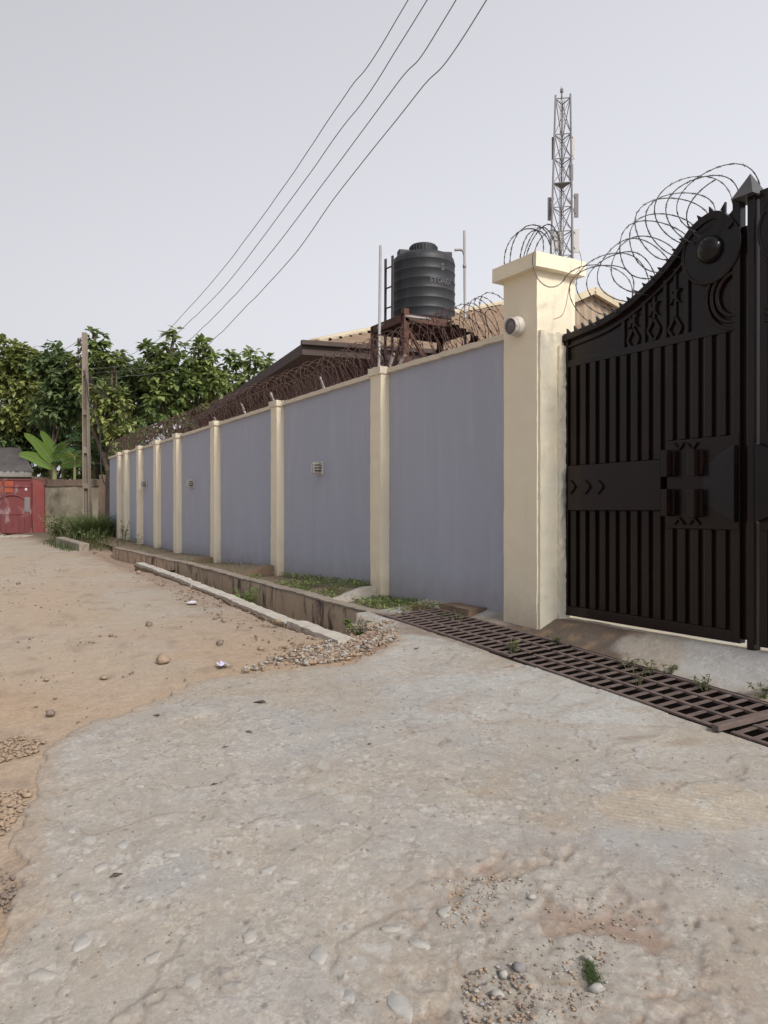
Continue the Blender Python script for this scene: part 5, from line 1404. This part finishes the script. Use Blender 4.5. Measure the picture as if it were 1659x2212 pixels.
# ------------------------------------------------------------------ trees
def crown_mesh(blobs, rng, dens, leaf_len, droop=.55):
    Ps, Ds, Ns, Ls = [], [], [], []
    for c, r in blobs:
        c = np.asarray(c); r = np.asarray(r)
        area = (r[0] * r[1] + r[1] * r[2] + r[0] * r[2]) * 4.2 / 1.0
        n = max(16, int(area * dens))
        v = rng.normal(size=(n, 3)); v /= np.linalg.norm(v, axis=1, keepdims=True)
        q = rng.uniform(.55, 1.05, n) ** .6
        cen = c + v * r * q[:, None] + rng.normal(0, .10, (n, 3))
        m_ = 9
        a = rng.uniform(0, 2 * math.pi, (n, m_)); el = rng.uniform(-.9, .45, (n, m_)) - droop * .35
        d = np.stack([np.cos(a) * np.cos(el), np.sin(a) * np.cos(el), np.sin(el)], -1)
        d = d + .55 * v[:, None, :]
        p = cen[:, None, :] + d * .05
        L_ = leaf_len * rng.uniform(.6, 1.25, (n, m_))
        nn = np.stack([d[..., 0] * .4, d[..., 1] * .4, np.ones_like(a)], -1) + rng.normal(0, .25, (n, m_, 3))
        Ps.append(p.reshape(-1, 3)); Ds.append(d.reshape(-1, 3)); Ns.append(nn.reshape(-1, 3)); Ls.append(L_.reshape(-1))
    return leaves(np.concatenate(Ps), np.concatenate(Ds), np.concatenate(Ns), np.concatenate(Ls), .95)
def tree(name, label, blobs_px, d, m, seed, leaf_len=.42, dens=7.0, base_px=None, group='broad leaved trees beyond the old wall', lean=0.0):
    rng = np.random.default_rng(seed); blobs = []
    for b in blobs_px:
        px, py, rx, ry = b[:4]; dd = d + (b[4] if len(b) > 4 else 0)
        s_ = dd / FPX; c = at_d(px, py, dd); blobs.append((c, (max(rx * s_ * .95, .25), max(rx * s_ * .95, .25), ry * s_)))
    bx = base_px if base_px is not None else float(np.mean([b[0] for b in blobs_px]))
    base = at_d(bx, HY, d + .5); base[2] = .3
    root = thing(name, label, 'tree', tuple(base), group)
    top = max(blobs, key=lambda q: q[0][2] + q[1][2]); tp = top[0] + np.array((0, 0, top[1][2] * .6))
    pts = smooth([base, base * .6 + tp * .4 + rng.normal(0, .25, 3) * np.array((1, 1, 0)), base * .25 + tp * .75 + rng.normal(0, .2, 3) * np.array((1, 1, 0)), tp], 5)
    tk = MB().tube(pts, list(np.linspace(.17, .03, len(pts))), 8).build('trunk', M['bark'], root, smooth=True)
    for c, r in blobs:
        z = base[2] + (c[2] - base[2]) * rng.uniform(.45, .7); q = np.array([np.interp(z, [p[2] for p in pts], [p[i] for p in pts]) for i in range(3)])
        if np.linalg.norm(c - q) < .5: continue
        lp_ = smooth([q, q * .5 + c * .5 + rng.normal(0, .15, 3), c, c + np.array((0, 0, r[2] * .25))], 4)
        MB().tube(lp_, list(np.linspace(.07, .015, len(lp_))), 6).build('limb', M['bark'], root, smooth=True)
    V, F = crown_mesh(blobs, rng, dens, leaf_len)
    mesh_obj('crown', V, F, M[m], root)
    return root
tree('broadleaf_tree', 'yellowing broad leaved tree at the left edge above the shed', [(8, 782, 48, 58), (45, 808, 45, 48), (75, 855, 42, 40), (20, 880, 55, 55), (55, 780, 24, 36), (95, 880, 26, 22, -1)], 41.5, 'leaf_a', 21)
tree('broadleaf_tree', 'dark broad leaved tree with two grey green tops left of the pole', [(118, 762, 20, 26), (108, 790, 30, 25), (140, 800, 38, 34), (150, 850, 48, 48), (118, 880, 45, 50), (165, 795, 14, 20), (96, 790, 12, 18)], 38, 'leaf_c', 22)
tree('broadleaf_tree', 'tall narrow tree top rising just right of the pole', [(207, 735, 17, 20), (213, 765, 20, 26), (218, 795, 16, 18), (180, 780, 12, 14), (200, 830, 28, 30)], 36.5, 'leaf_b', 23)
tree('broadleaf_tree', 'slender sapling with one round leaf head right of the pole', [(245, 771, 8.5, 11)], 36, 'leaf_b', 24, base_px=236)
tree('broadleaf_tree', 'bright leaved tree low beside the pole', [(215, 880, 30, 32), (240, 905, 32, 28), (222, 850, 26, 24), (258, 870, 26, 26), (255, 945, 22, 18)], 33.5, 'leaf_a', 25, leaf_len=.33)
tree('broadleaf_tree', 'dark rounded tree behind the bright one, right of the pole', [(262, 800, 24, 20), (290, 800, 30, 24), (270, 835, 34, 28), (310, 830, 34, 30), (300, 870, 34, 32)], 39, 'leaf_c', 26)
tree('broadleaf_tree', 'tree with three leafy spires above the far end of the blue wall', [(322, 768, 7, 26), (347, 772, 9, 22), (374, 748, 8, 32), (378, 785, 22, 20), (345, 815, 34, 26), (385, 830, 34, 34), (350, 870, 40, 34)], 37, 'leaf_b', 27)
tree('broadleaf_tree', 'leafy tree with two blunt tops right of the three spires', [(430, 757, 8, 26), (450, 776, 9, 18), (415, 790, 16, 18), (430, 815, 34, 26), (460, 820, 28, 24), (425, 855, 40, 32)], 38, 'leaf_b', 28)
tree('broadleaf_tree', 'tree with small pointed tops against the brown house roof edge', [(507, 780, 6, 20), (541, 778, 7, 22), (573, 786, 6, 18), (585, 800, 7, 9), (500, 820, 26, 20), (540, 820, 24, 18), (480, 845, 36, 28)], 40, 'leaf_b', 29)
tree('broadleaf_tree', 'thin leaved tree behind the far razor wire', [(330, 915, 34, 30), (380, 900, 40, 34), (290, 930, 28, 24), (440, 880, 34, 26)], 42, 'leaf_c', 30, dens=4.0)
tree('broadleaf_tree', 'dark undergrowth tree behind the papaya plants', [(150, 940, 46, 50), (110, 930, 40, 46), (205, 950, 40, 44), (255, 985, 34, 34), (60, 950, 40, 40), (15, 940, 45, 40)], 42, 'leaf_c', 31, dens=6)
tree('broadleaf_tree', 'second dark tree deep between the pole and the left trees', [(100, 850, 60, 70), (190, 880, 50, 70), (260, 860, 50, 60), (330, 850, 55, 60), (30, 860, 60, 60), (420, 850, 60, 45)], 46, 'leaf_c', 32, dens=2.6)
tree('shrub_tree', 'low green thicket over the old wall behind the banana plants', [(85, 985, 40, 40), (130, 1000, 36, 34), (175, 1000, 34, 34), (215, 1000, 34, 34), (250, 1010, 28, 30), (45, 940, 26, 24), (20, 930, 30, 26)], 42.5, 'leaf_b', 35, leaf_len=.30, dens=9)
tree('shrub_tree', 'pale leaved bush hanging over the shed roof', [(30, 935, 30, 22), (8, 915, 28, 26), (58, 948, 18, 16)], 43, 'leaf_a', 36, leaf_len=.34)
tree('shrub_tree', 'green bushes along the foot of the trees right of the pole', [(225, 960, 28, 30), (265, 945, 26, 26), (205, 925, 22, 24), (300, 925, 26, 22)], 35.5, 'leaf_b', 37, leaf_len=.30)
# ragged brush between the wall end and house
tree('wire_creeper', 'dull creeper tangled in the razor wire at the far end of the blue wall', [(262, 968, 14, 9), (290, 955, 18, 12), (325, 940, 20, 14), (365, 925, 20, 14), (405, 912, 20, 13)], 24.0, 'leaf_c', 33, leaf_len=.12, dens=10, group='creepers on the wall')

# papaya plants: bare trunk and a whorl of lobed leaves on long stalks
def papaya(px, pytop, pybase, d, label, seed, n=14, size=.75):
    rng = np.random.default_rng(seed); top = at_d(px, pytop, d); base = top.copy(); base[2] = .35
    root = thing('papaya_plant', label, 'plant', tuple(base), 'papaya plants behind the old wall')
    MB().tube(smooth([base, (base + top) / 2 + rng.normal(0, .05, 3), top], 4), list(np.linspace(.10, .05, 9)), 8).build('trunk', M['stem'], root, smooth=True)
    for k in range(n):
        a = 2.4 * k; el = rng.uniform(-.25, .75); L_ = size * rng.uniform(.8, 1.3)
        d_ = np.array((math.cos(a) * math.cos(el), math.sin(a) * math.cos(el), math.sin(el))); q = top + d_ * L_ + np.array((0, 0, -.05))
        st = MB().tube([top - np.array((0, 0, .03 * k / n)), q], .013, 5).build('leaf_stalk', M['stem'], root)
        lob = 9; P, D, N_ = [], [], []
        for j in range(lob):
            b = a + (j - (lob - 1) / 2) * .62; e2 = -.35 + rng.uniform(-.15, .1)
            P.append(q); D.append((math.cos(b) * math.cos(e2), math.sin(b) * math.cos(e2), math.sin(e2))); N_.append((d_[0] * .2, d_[1] * .2, 1))
        V, F = leaves(np.array(P), np.array(D), np.array(N_), .36 * (1 - .25 * np.abs(np.linspace(-1, 1, lob))) * size / .75, .62)
        mesh_obj('leaf_blade', V, F, M['leaf_blue'], st)
papaya(162, 985, 1040, 34.3, 'papaya plant with a pale bare trunk left of the pole', 61)
papaya(205, 955, 1040, 35.5, 'papaya plant with blue green leaves behind the pole', 62, 16, .9)
papaya(135, 965, 1040, 36.0, 'low papaya plant between the banana leaves and the pole', 63, 14, .9)
papaya(232, 1000, 1040, 34.5, 'papaya plant just over the old wall right of the pole', 64, 12, .8)
# banana plants
def banana(px, py, d, label, spec, seed):
    rng = np.random.default_rng(seed); base = at_d(px, py, d); g0 = base.copy(); g0[2] = .35
    root = thing('banana_plant', label, 'plant', tuple(g0), 'banana plants behind the old wall')
    MB().tube([g0, base + np.array((0, 0, .2))], [.14, .09], 10).build('stem', M['stem'], root, smooth=True)
    for (x0, y0, x1, y1, w) in spec:
        a_ = at_d(x0, y0, d); b_ = at_d(x1, y1, d - .4 + rng.uniform(-.3, .3)); n = 12; V = []; ax_ = b_ - a_; side = nrm(np.cross(ax_, FWD)) 
        arch = np.cross(side, nrm(ax_))
        for k in range(n + 1):
            t_ = k / n; c = a_ + ax_ * t_ + np.array((0, 0, .25 * np.linalg.norm(ax_) * .35 * math.sin(math.pi * t_)))
            ww = w * (math.sin(math.pi * min(1, .06 + t_ * .94)) ** .55) * .5 * (1 + .10 * math.sin(9 * t_ + px)); fold = FWD * (-.22 * ww)
            V += [c + side * ww + fold * 0, c + fold * -1 * .8, c - side * ww]
        Fq = []
        for k in range(n):
            for j in (0, 1): Fq.append((3 * k + j, 3 * k + j + 1, 3 * k + j + 4, 3 * k + j + 3))
        lf = mesh_obj('leaf', V, Fq, M['banana'], root, smooth=True)
        MB().tube([V[3 * k + 1] - FWD * .012 for k in range(n + 1)], list(np.linspace(.022, .006, n + 1)), 5).build('midrib', M['stem'], lf, smooth=True)
banana(118, 1015, 34.6, 'banana plant with broad bright leaves right of the shed', [(118, 1008, 52, 935, .46), (122, 995, 88, 930, .42), (125, 1000, 168, 975, .5), (115, 1012, 40, 980, .5), (130, 1005, 185, 1005, .5), (122, 1000, 140, 955, .45), (135, 1010, 182, 990, .5)], 71)
banana(282, 1005, 34.0, 'banana plant showing upright leaves between the pole and the wall end', [(275, 1000, 262, 940, .5), (280, 985, 270, 935, .5), (284, 990, 245, 960, .45), (270, 1005, 235, 985, .45)], 72)

# ------------------------------------------------------------------ grass, weeds
rng = np.random.default_rng(90)
c = on(203, 1178); c[2] += .05
n = 1100; P = c + np.stack([rng.normal(0, .22, n), rng.normal(0, .28, n), np.zeros(n)], -1)
V, F = blades(P, rng.uniform(.7, 1.35, n), .85, np.full(n, .014), rng, 5)
tag(mesh_obj('grass_tussock', V, F, M['grass']), 'large drooping grass tussock at the foot of the pole', 'grass')
def bush(px, py, n, rad, h, leaf_len, m, label, seed, fn=z_road, cat='weed', name='weed', group=None, pos=None):
    rng = np.random.default_rng(seed); c = np.array(pos) if pos is not None else on(px, py, fn)
    root_p = c.copy(); stems = MB(); P, D, N_, L_ = [], [], [], []
    ns = max(3, n // 9)
    for k in range(ns):
        a = rng.uniform(0, 2 * math.pi); r = rad * rng.uniform(.1, 1) ; tip = c + np.array((math.cos(a) * r, math.sin(a) * r, h * rng.uniform(.45, 1.0))); b0 = c + np.array((math.cos(a) * r * .3, math.sin(a) * r * .3, -.02))
        pts = smooth([b0, (b0 + tip) / 2 + np.array((0, 0, h * .12)), tip], 3); stems.tube(pts, max(.0025, h * .008), 4)
        for j in range(9):
            t_ = rng.uniform(.2, 1); q = b0 * (1 - t_) + tip * t_ + np.array((0, 0, h * .10 * math.sin(math.pi * t_))); b = rng.uniform(0, 2 * math.pi); e = rng.uniform(-.3, .6)
            P.append(q); D.append((math.cos(b) * math.cos(e), math.sin(b) * math.cos(e), math.sin(e))); N_.append((0, 0, 1)); L_.append(leaf_len * rng.uniform(.6, 1.2))
    V, F = leaves(np.array(P), np.array(D), np.array(N_), np.array(L_), .9)
    root = thing(name, label, cat, tuple(root_p), group)
    mesh_obj('leaves', V, F, M[m], root); stems.build('stems', M['stem'], root)
    return root
bush(130, 1172, 420, 1.0, 1.0, .16, 'weed', 'dark green bush against the mossy wall left of the pole', 91, cat='bush', name='bush')
bush(158, 1166, 300, .8, .9, .15, 'weed', 'bushy dark weed left of the pole foot', 92, cat='bush', name='bush')
bush(235, 1176, 160, .5, .45, .10, 'leaf_c', 'dull low bush between the grass tussock and the blue wall', 93, cat='bush', name='bush', pos=(3.95, 22.6, .58))
bush(268, 1170, 70, .22, .75, .08, 'weed', 'spindly weed before the far pilasters', 94, pos=(4.42, 21.3, .60))
bush(300, 1170, 60, .2, .4, .07, 'weed', 'small weed at the foot of a far pilaster', 95, pos=(4.42, 19.8, .58))
bush(540, 1300, 130, .28, .34, .085, 'banana', 'green weed growing down in the drain at its middle', 96, pos=(3.74, 9.95, .12))
bush(785, 1355, 90, .22, .40, .10, 'banana', 'bright green fern like weed at the near end of the drain', 97, pos=(3.70, 6.62, .12))
for px, py, n, h, lb, sd__ in ((1107, 1408, 80, .12, 'leafy weed at the joint of the two nearest drain grates', 1), (1196, 1388, 50, .08, 'small weed at the far corner of the nearest drain grate', 2), (1360, 1440, 40, .10, 'small weed in the middle of the gate drain grate', 3),
                               (1408, 1450, 40, .09, 'small weed on the wall side of the gate drain grate', 4), (1525, 1485, 60, .10, 'leafy weed on the gate side near the timber strip', 5), (1650, 1510, 60, .13, 'leafy weed at the right edge of the drain grates', 6),
                               (1380, 1478, 26, .12, 'thin stalked weed growing up through the gate drain grate', 7), (990, 1340, 40, .09, 'small weed poking through the nearest drain grate', 8), (1445, 1455, 40, .08, 'tiny weed right of its twin on the gate side of the grate', 9), (950, 1335, 30, .08, 'tiny weed near the far end of the nearest grate', 10)):
    bush(px, py, n, .09, h, .035, 'weed', lb, 200 + sd__, fn=lambda X, Y: z_apron(X, Y) + .005, group='weeds in the drain grates')
# ground cover between parapet and wall
rng = np.random.default_rng(101); n = 7500
yv = rng.uniform(6.55, 13.2, n); xv = rng.uniform(4.02, 4.66, n); dens_ = ((fbm(yv * 1.3, xv * 4, 160) > .54) & (yv < 11)) | ((yv < 7.7) & (fbm(yv * 4, xv * 6, 161) > .40)) | ((yv > 8.1) & (yv < 9.8) & (xv < 4.45) & (fbm(yv * 4, xv * 6, 162) > .45)); yv, xv = yv[dens_], xv[dens_]
P = np.stack([xv, yv, z_verge(xv, yv) + .005], -1); n = len(P); a = rng.uniform(0, 2 * math.pi, n); e = rng.uniform(.0, .9, n)
V, F = leaves(P + np.stack([0 * a, 0 * a, rng.uniform(0, .05, n)], -1), np.stack([np.cos(a) * np.cos(e), np.sin(a) * np.cos(e), np.sin(e)], -1), np.stack([0 * a, 0 * a, 1 + 0 * a], -1), rng.uniform(.02, .05, n), 1.1)
mesh_obj('ground_cover', V, F, M['leaf_b'], kind='stuff')
n = 1500; yv = rng.uniform(6.5, 22, n); xv = rng.uniform(4.02, 4.66, n); keep_ = fbm(yv * .8, xv * 3, 165) > .5; yv, xv = yv[keep_], xv[keep_]; n = len(yv)
V, F = blades(np.stack([xv, yv, z_verge(xv, yv) - .01], -1), rng.uniform(.04, .16, n), .5, np.full(n, .003), rng, 3)
mesh_obj('verge_grass', V, F, M['grass'], kind='stuff')
n = 260; P = np.stack([rng.normal(4.30, .07, n), rng.normal(6.62, .07, n), np.full(n, .46)], -1)
V, F = blades(P, rng.uniform(.05, .14, n), .7, np.full(n, .003), rng, 3)
tag(mesh_obj('dry_grass_clump', V, F, M['dry_grass']), 'clump of straw coloured dry grass at the far end of the drain grate', 'grass')
n = 1300; xv = rng.uniform(2.9, 4.6, n); yv = rng.uniform(20.3, 25.5, n); zz_ = z_road(xv, yv) + .03 + 0.12 * sstep(20.5, 23.5, yv) * sstep(2.7, 4.0, xv)
V, F = blades(np.stack([xv, yv, zz_ - .04], -1), rng.uniform(.1, .34, n), .7, np.full(n, .009), rng, 3)
mesh_obj('far_verge_grass', V, F, M['weed'], kind='stuff')
n = 800; xv = rng.uniform(3.4, 4.6, n); yv = rng.uniform(20.5, 23.5, n); zz_ = z_road(xv, yv) + .03 + 0.12 * sstep(20.5, 23.5, yv) * sstep(2.7, 4.0, xv)
V, F = blades(np.stack([xv, yv, zz_ - .04], -1), rng.uniform(.1, .35, n), .8, np.full(n, .006), rng, 3)
mesh_obj('dead_grass', V, F, M['dry_grass'], kind='stuff')
kb = MB(); a_, b_ = on(130, 1180), on(182, 1190); kb.bar(a_ + np.array((0, 0, .12)), b_ + np.array((0, 0, .04)), .25, .30)
tag(kb.build('kerb_block', M['capping'], bevel=.03), 'short block of old drain kerb left of the grass tussock', 'kerb')
# tuft in the broken hollow of the apron
rng = np.random.default_rng(111); tuft = thing('grass_tuft', 'small green tuft growing in the broken hollow of the concrete apron', 'grass', tuple(on(1285, 2110, z_apron)))
n = 420; P = []
for k in range(n):
    t_ = rng.uniform(0, 1); px, py = 1268 + 24 * t_ + rng.normal(0, 6), 2085 + 52 * t_ + rng.normal(0, 8); p = on(px, py, z_apron); P.append((p[0], p[1], z_slab(p[0], p[1])))
V, F = blades(np.array(P), rng.uniform(.012, .035, n), .9, np.full(n, .0012), rng, 2)
mesh_obj('blades', V, F, M['weed'], tuft)

# ------------------------------------------------------------------ stones, gravel, litter
def scatter(poly_px, n, rng, fn=z_road):
    P = np.array([on(x, y, fn)[:2] for x, y in poly_px]); lo, hi = P.min(0), P.max(0); out = []
    while len(out) < n:
        q = rng.uniform(lo, hi, (n * 2, 2)); s_ = poly_sd(q[:, 0], q[:, 1], P); out += list(q[s_ > 0])
    q = np.array(out[:n]); return np.stack([q[:, 0], q[:, 1], fn(q[:, 0], q[:, 1])], -1)
rng = np.random.default_rng(120)
gravel_poly = [(520, 1455), (560, 1438), (610, 1420), (670, 1398), (745, 1380), (790, 1362), (830, 1345), (860, 1352), (860, 1378), (800, 1408), (750, 1428), (680, 1438), (600, 1446)]
def spread(poly_, k, lo, hi, mats, seed, fn=z_road, lift=.015, slab=False, power=2.2):
    """angular stones of mixed size and colour, thinning out unevenly"""
    r_ = np.random.default_rng(seed)
    for j, (m_, share) in enumerate(mats):
        n_ = int(k * share); P = scatter(poly_, n_ * 2, r_, fn); P = P[np.argsort(-(fbm(P[:, 0] * 3, P[:, 1] * 3, seed) + r_.uniform(0, .45, len(P))))[:n_]]
        if slab: P[:, 2] = [z_slab(a_, b_) for a_, b_ in P[:, :2]]
        P[:, 2] += r_.uniform(0, lift, len(P))
        V, F = rocks(P, lo + (hi - lo) * r_.uniform(0, 1, len(P)) ** power, .7, .25, seed + j)
        mesh_obj('gravel', V, F, M[m_], kind='stuff')
spread(gravel_poly, 2600, .008, .05, (('stone_tan', .5), ('stone_buff', .3), ('stone_dark', .2)), 181, lift=.022)
spread([(480, 1462), (560, 1410), (700, 1375), (800, 1340), (880, 1340), (870, 1390), (760, 1440), (600, 1460)], 900, .006, .03, (('stone_tan', .6), ('stone_dark', .4)), 185, lift=.006)
spread([(300, 1240), (420, 1275), (600, 1350), (740, 1400), (600, 1420), (500, 1350), (400, 1310)], 420, .006, .045, (('kerb_dirt', .7), ('stone_tan', .3)), 187, lift=.004, power=3)
for poly_, k, sz in (([(0, 1600), (60, 1590), (95, 1605), (80, 1630), (0, 1650)], 220, (.008, .045)), ([(0, 1715), (70, 1712), (66, 1725), (40, 1765), (15, 1800), (0, 1810)], 170, (.010, .05)), ([(0, 1880), (36, 1880), (36, 1960), (0, 2000)], 40, (.01, .035))):
    P = scatter(poly_, k, rng); P[:, 2] += .005
    V, F = rocks(P, rng.uniform(*sz, k) * rng.uniform(.5, 1, k), .55, .2, k)
    mesh_obj('edge_rubble', V, F, M['stone_tan' if k > 100 else 'stone_dark'], kind='stuff')
# tiny pebbles all over the road
k = 1700; q = np.stack([rng.uniform(-.5, 3.5, k), rng.uniform(3.2, 17, k) ** 1.0], -1)
s_ = poly_sd(q[:, 0], q[:, 1], POLY); q = q[(s_ < -.05) & (q[:, 0] < lip(q[:, 1]) - .02)]
thick = fbm(q[:, 0] * 1.1, q[:, 1] * 1.1, 170) + .35 * sstep(2.3, 3.2, q[:, 0]); q = q[thick > .46]; k = len(q)
V, F = rocks(np.stack([q[:, 0], q[:, 1], z_road(q[:, 0], q[:, 1]) + .004], -1), (.006 + .026 * rng.uniform(0, 1, k) ** 2.5), .6, .3, 171)
mesh_obj('road_pebbles', V, F, M['stone_dark'], kind='stuff')
# grit in the hollow and crumbs over the apron
HOL = [(1020, 1920), (1130, 1880), (1250, 1930), (1400, 1960), (1420, 2010), (1330, 2080), (1300, 2170), (1250, 2212), (1010, 2212), (1090, 2080), (1040, 1990)]
spread(HOL, 1100, .002, .014, (('stone_buff', .3), ('stone_tan', .4), ('stone_dark', .3)), 191, z_apron, .001, True, 3.5)
spread([(1000, 2100), (1110, 2085), (1160, 2140), (1150, 2212), (1000, 2212)], 260, .003, .020, (('stone_tan', .4), ('stone_dark', .3), ('stone_blue', .15), ('stone_buff', .15)), 195, z_apron, .008, True, 1.8)
spread([(930, 1900), (1080, 1880), (1080, 1990), (960, 2010)], 200, .003, .016, (('stone_tan', .6), ('stone_pale', .4)), 198, z_apron, .001, True, 2)
k = 420; P = scatter([(100, 1650), (400, 1500), (800, 1440), (1500, 1640), (1659, 1700), (1659, 2212), (0, 2212), (40, 1900)], k, rng, z_apron); P[:, 2] = [z_slab(a_, b_) for a_, b_ in P[:, :2]]
V, F = rocks(P, rng.uniform(.003, .010, k), .7, .2, 174); mesh_obj('apron_grit', V, F, M['stone_dark'], kind='stuff')
for i, (px, py, s_, m_, lb) in enumerate(((1120, 2095, .055, 'stone_blue', 'blue grey stone on the gravel of the broken hollow'), (1088, 2110, .045, 'stone_pale', 'pale stone beside the blue grey one in the broken hollow'), (1150, 1942, .035, 'stone_buff', 'round buff stone at the upper left rim of the broken hollow'),
                                          (1268, 2078, .035, 'stone_pale', 'pale pebble on the upper left side of the small green tuft'), (1290, 2142, .045, 'stone_pale', 'pale stone just below the small green tuft'), (1075, 2150, .05, 'stone_buff', 'buff stone on the gravel near the bottom edge of the view'))):
    p = on(px, py, z_apron); p[2] = z_slab(p[0], p[1]); V, F = rocks([p], [s_], .75, .15, 600 + i)
    tag(mesh_obj('loose_stone', V, F, M[m_]), lb, 'stone', 'loose stones in the broken hollow')
STN = [(352, 1431, .15, 'biggest brown stone on the dirt road, near the gravel and concrete'), (322, 1353, .09, 'flat brown stone out on the open road left of the kerb middle'), (565, 1404, .08, 'brown stone on the road close to the tip of the gravel strip'),
       (110, 1546, .09, 'dark stone on the road just beyond the left edge of the concrete'), (225, 1466, .07, 'dark stone by itself on the orange road left of the biggest stone'), (475, 1392, .08, 'brown stone on the road midway between the kerb and the lilac sachet'),
       (300, 1238, .11, 'brown clod on the road by the far tip of the kerb'), (205, 1195, .09, 'small stone on the road in front of the grass tussock'), (600, 1345, .09, 'brown clod leaning on the road side of the kerb'), (465, 1338, .07, 'small brown stone just right of the clear sachet'),
       (100, 1470, .07, 'dark stone at the left of the orange road, before the edge rubble'), (40, 1262, .09, 'small stone far along the road at the left edge of the view'), (15, 1735, .07, 'grey brown stone among the rubble left of the concrete edge'), (240, 1375, .07, 'small stone alone in the middle of the sandy road')]
for i, (px, py, s_, lb) in enumerate(STN):
    p = on(px, py); V, F = rocks([p], [s_], .75, .2, 700 + i)
    tag(mesh_obj('road_stone', V, F, M[('stone_tan', 'stone_dark')[i % 2]]), lb, 'stone', 'loose stones on the dirt road')
def film(px, py, sx, sy, m, label, seed):
    rng = np.random.default_rng(seed); c = on(px, py); n = 7; V = []
    for i in range(n):
        for j in range(n): V.append((c[0] + sx * (i / (n - 1) - .5) + rng.normal(0, .006), c[1] + sy * (j / (n - 1) - .5) + rng.normal(0, .006), c[2] + .02 + abs(rng.normal(0, .013)) * (1.2 - abs(i - 3) / 3)))
    F = [(i * n + j, (i + 1) * n + j, (i + 1) * n + j + 1, i * n + j + 1) for i in range(n - 1) for j in range(n - 1)]
    tag(mesh_obj('plastic_sachet', V, F, M[m]), label, 'litter', 'plastic litter on the dirt road')
film(416, 1306, .11, .15, 'plastic_w', 'crumpled clear plastic sachet on the road beside the kerb', 1)
film(481, 1441, .07, .12, 'plastic', 'lilac plastic sachet lying at the edge of the concrete', 2)
def dead_leaf(px, py, L_, label, ang, fn=z_apron):
    c = on(px, py, fn); c[2] = z_slab(c[0], c[1]) + .006; d_ = np.array((math.cos(ang), math.sin(ang), .05))
    V, F = leaves(c[None], d_[None], np.array([(0, .1, 1.0)]), [L_], .8)
    o = mesh_obj('dry_leaf', V, F, M['dry_leaf']); m_ = o.modifiers.new('thick', 'SOLIDIFY'); m_.thickness = .002
    tag(o, label, 'leaf', 'dry leaves on the concrete')
for k, (px, py, L_, lb, an) in enumerate(((545, 1519, .13, 'largest dry leaf on the concrete, near the road edge', -.6), (330, 1546, .06, 'curled dry leaf on the concrete close to the dirt edge', -.6), (795, 1614, .035, 'tiny dark dry leaf in the middle of the concrete', .5), (530, 1583, .05, 'thin dry leaf below the largest one', -1), (480, 1618, .04, 'small dry leaf left of the middle of the slab', .2), (895, 1402, .06, 'dry leaf on the pale cement beside the grate', .4),
                                              (235, 1900, .06, 'dry leaf fragment on the coarse lower left concrete', .2), (455, 1500 + 200, .04, 'dry leaf crumb on the worn concrete left of centre', .2), (1245, 1645, .03, 'dry leaf fragment on the smooth cement right of centre', .3))):
    dead_leaf(px, py, L_, lb, an)
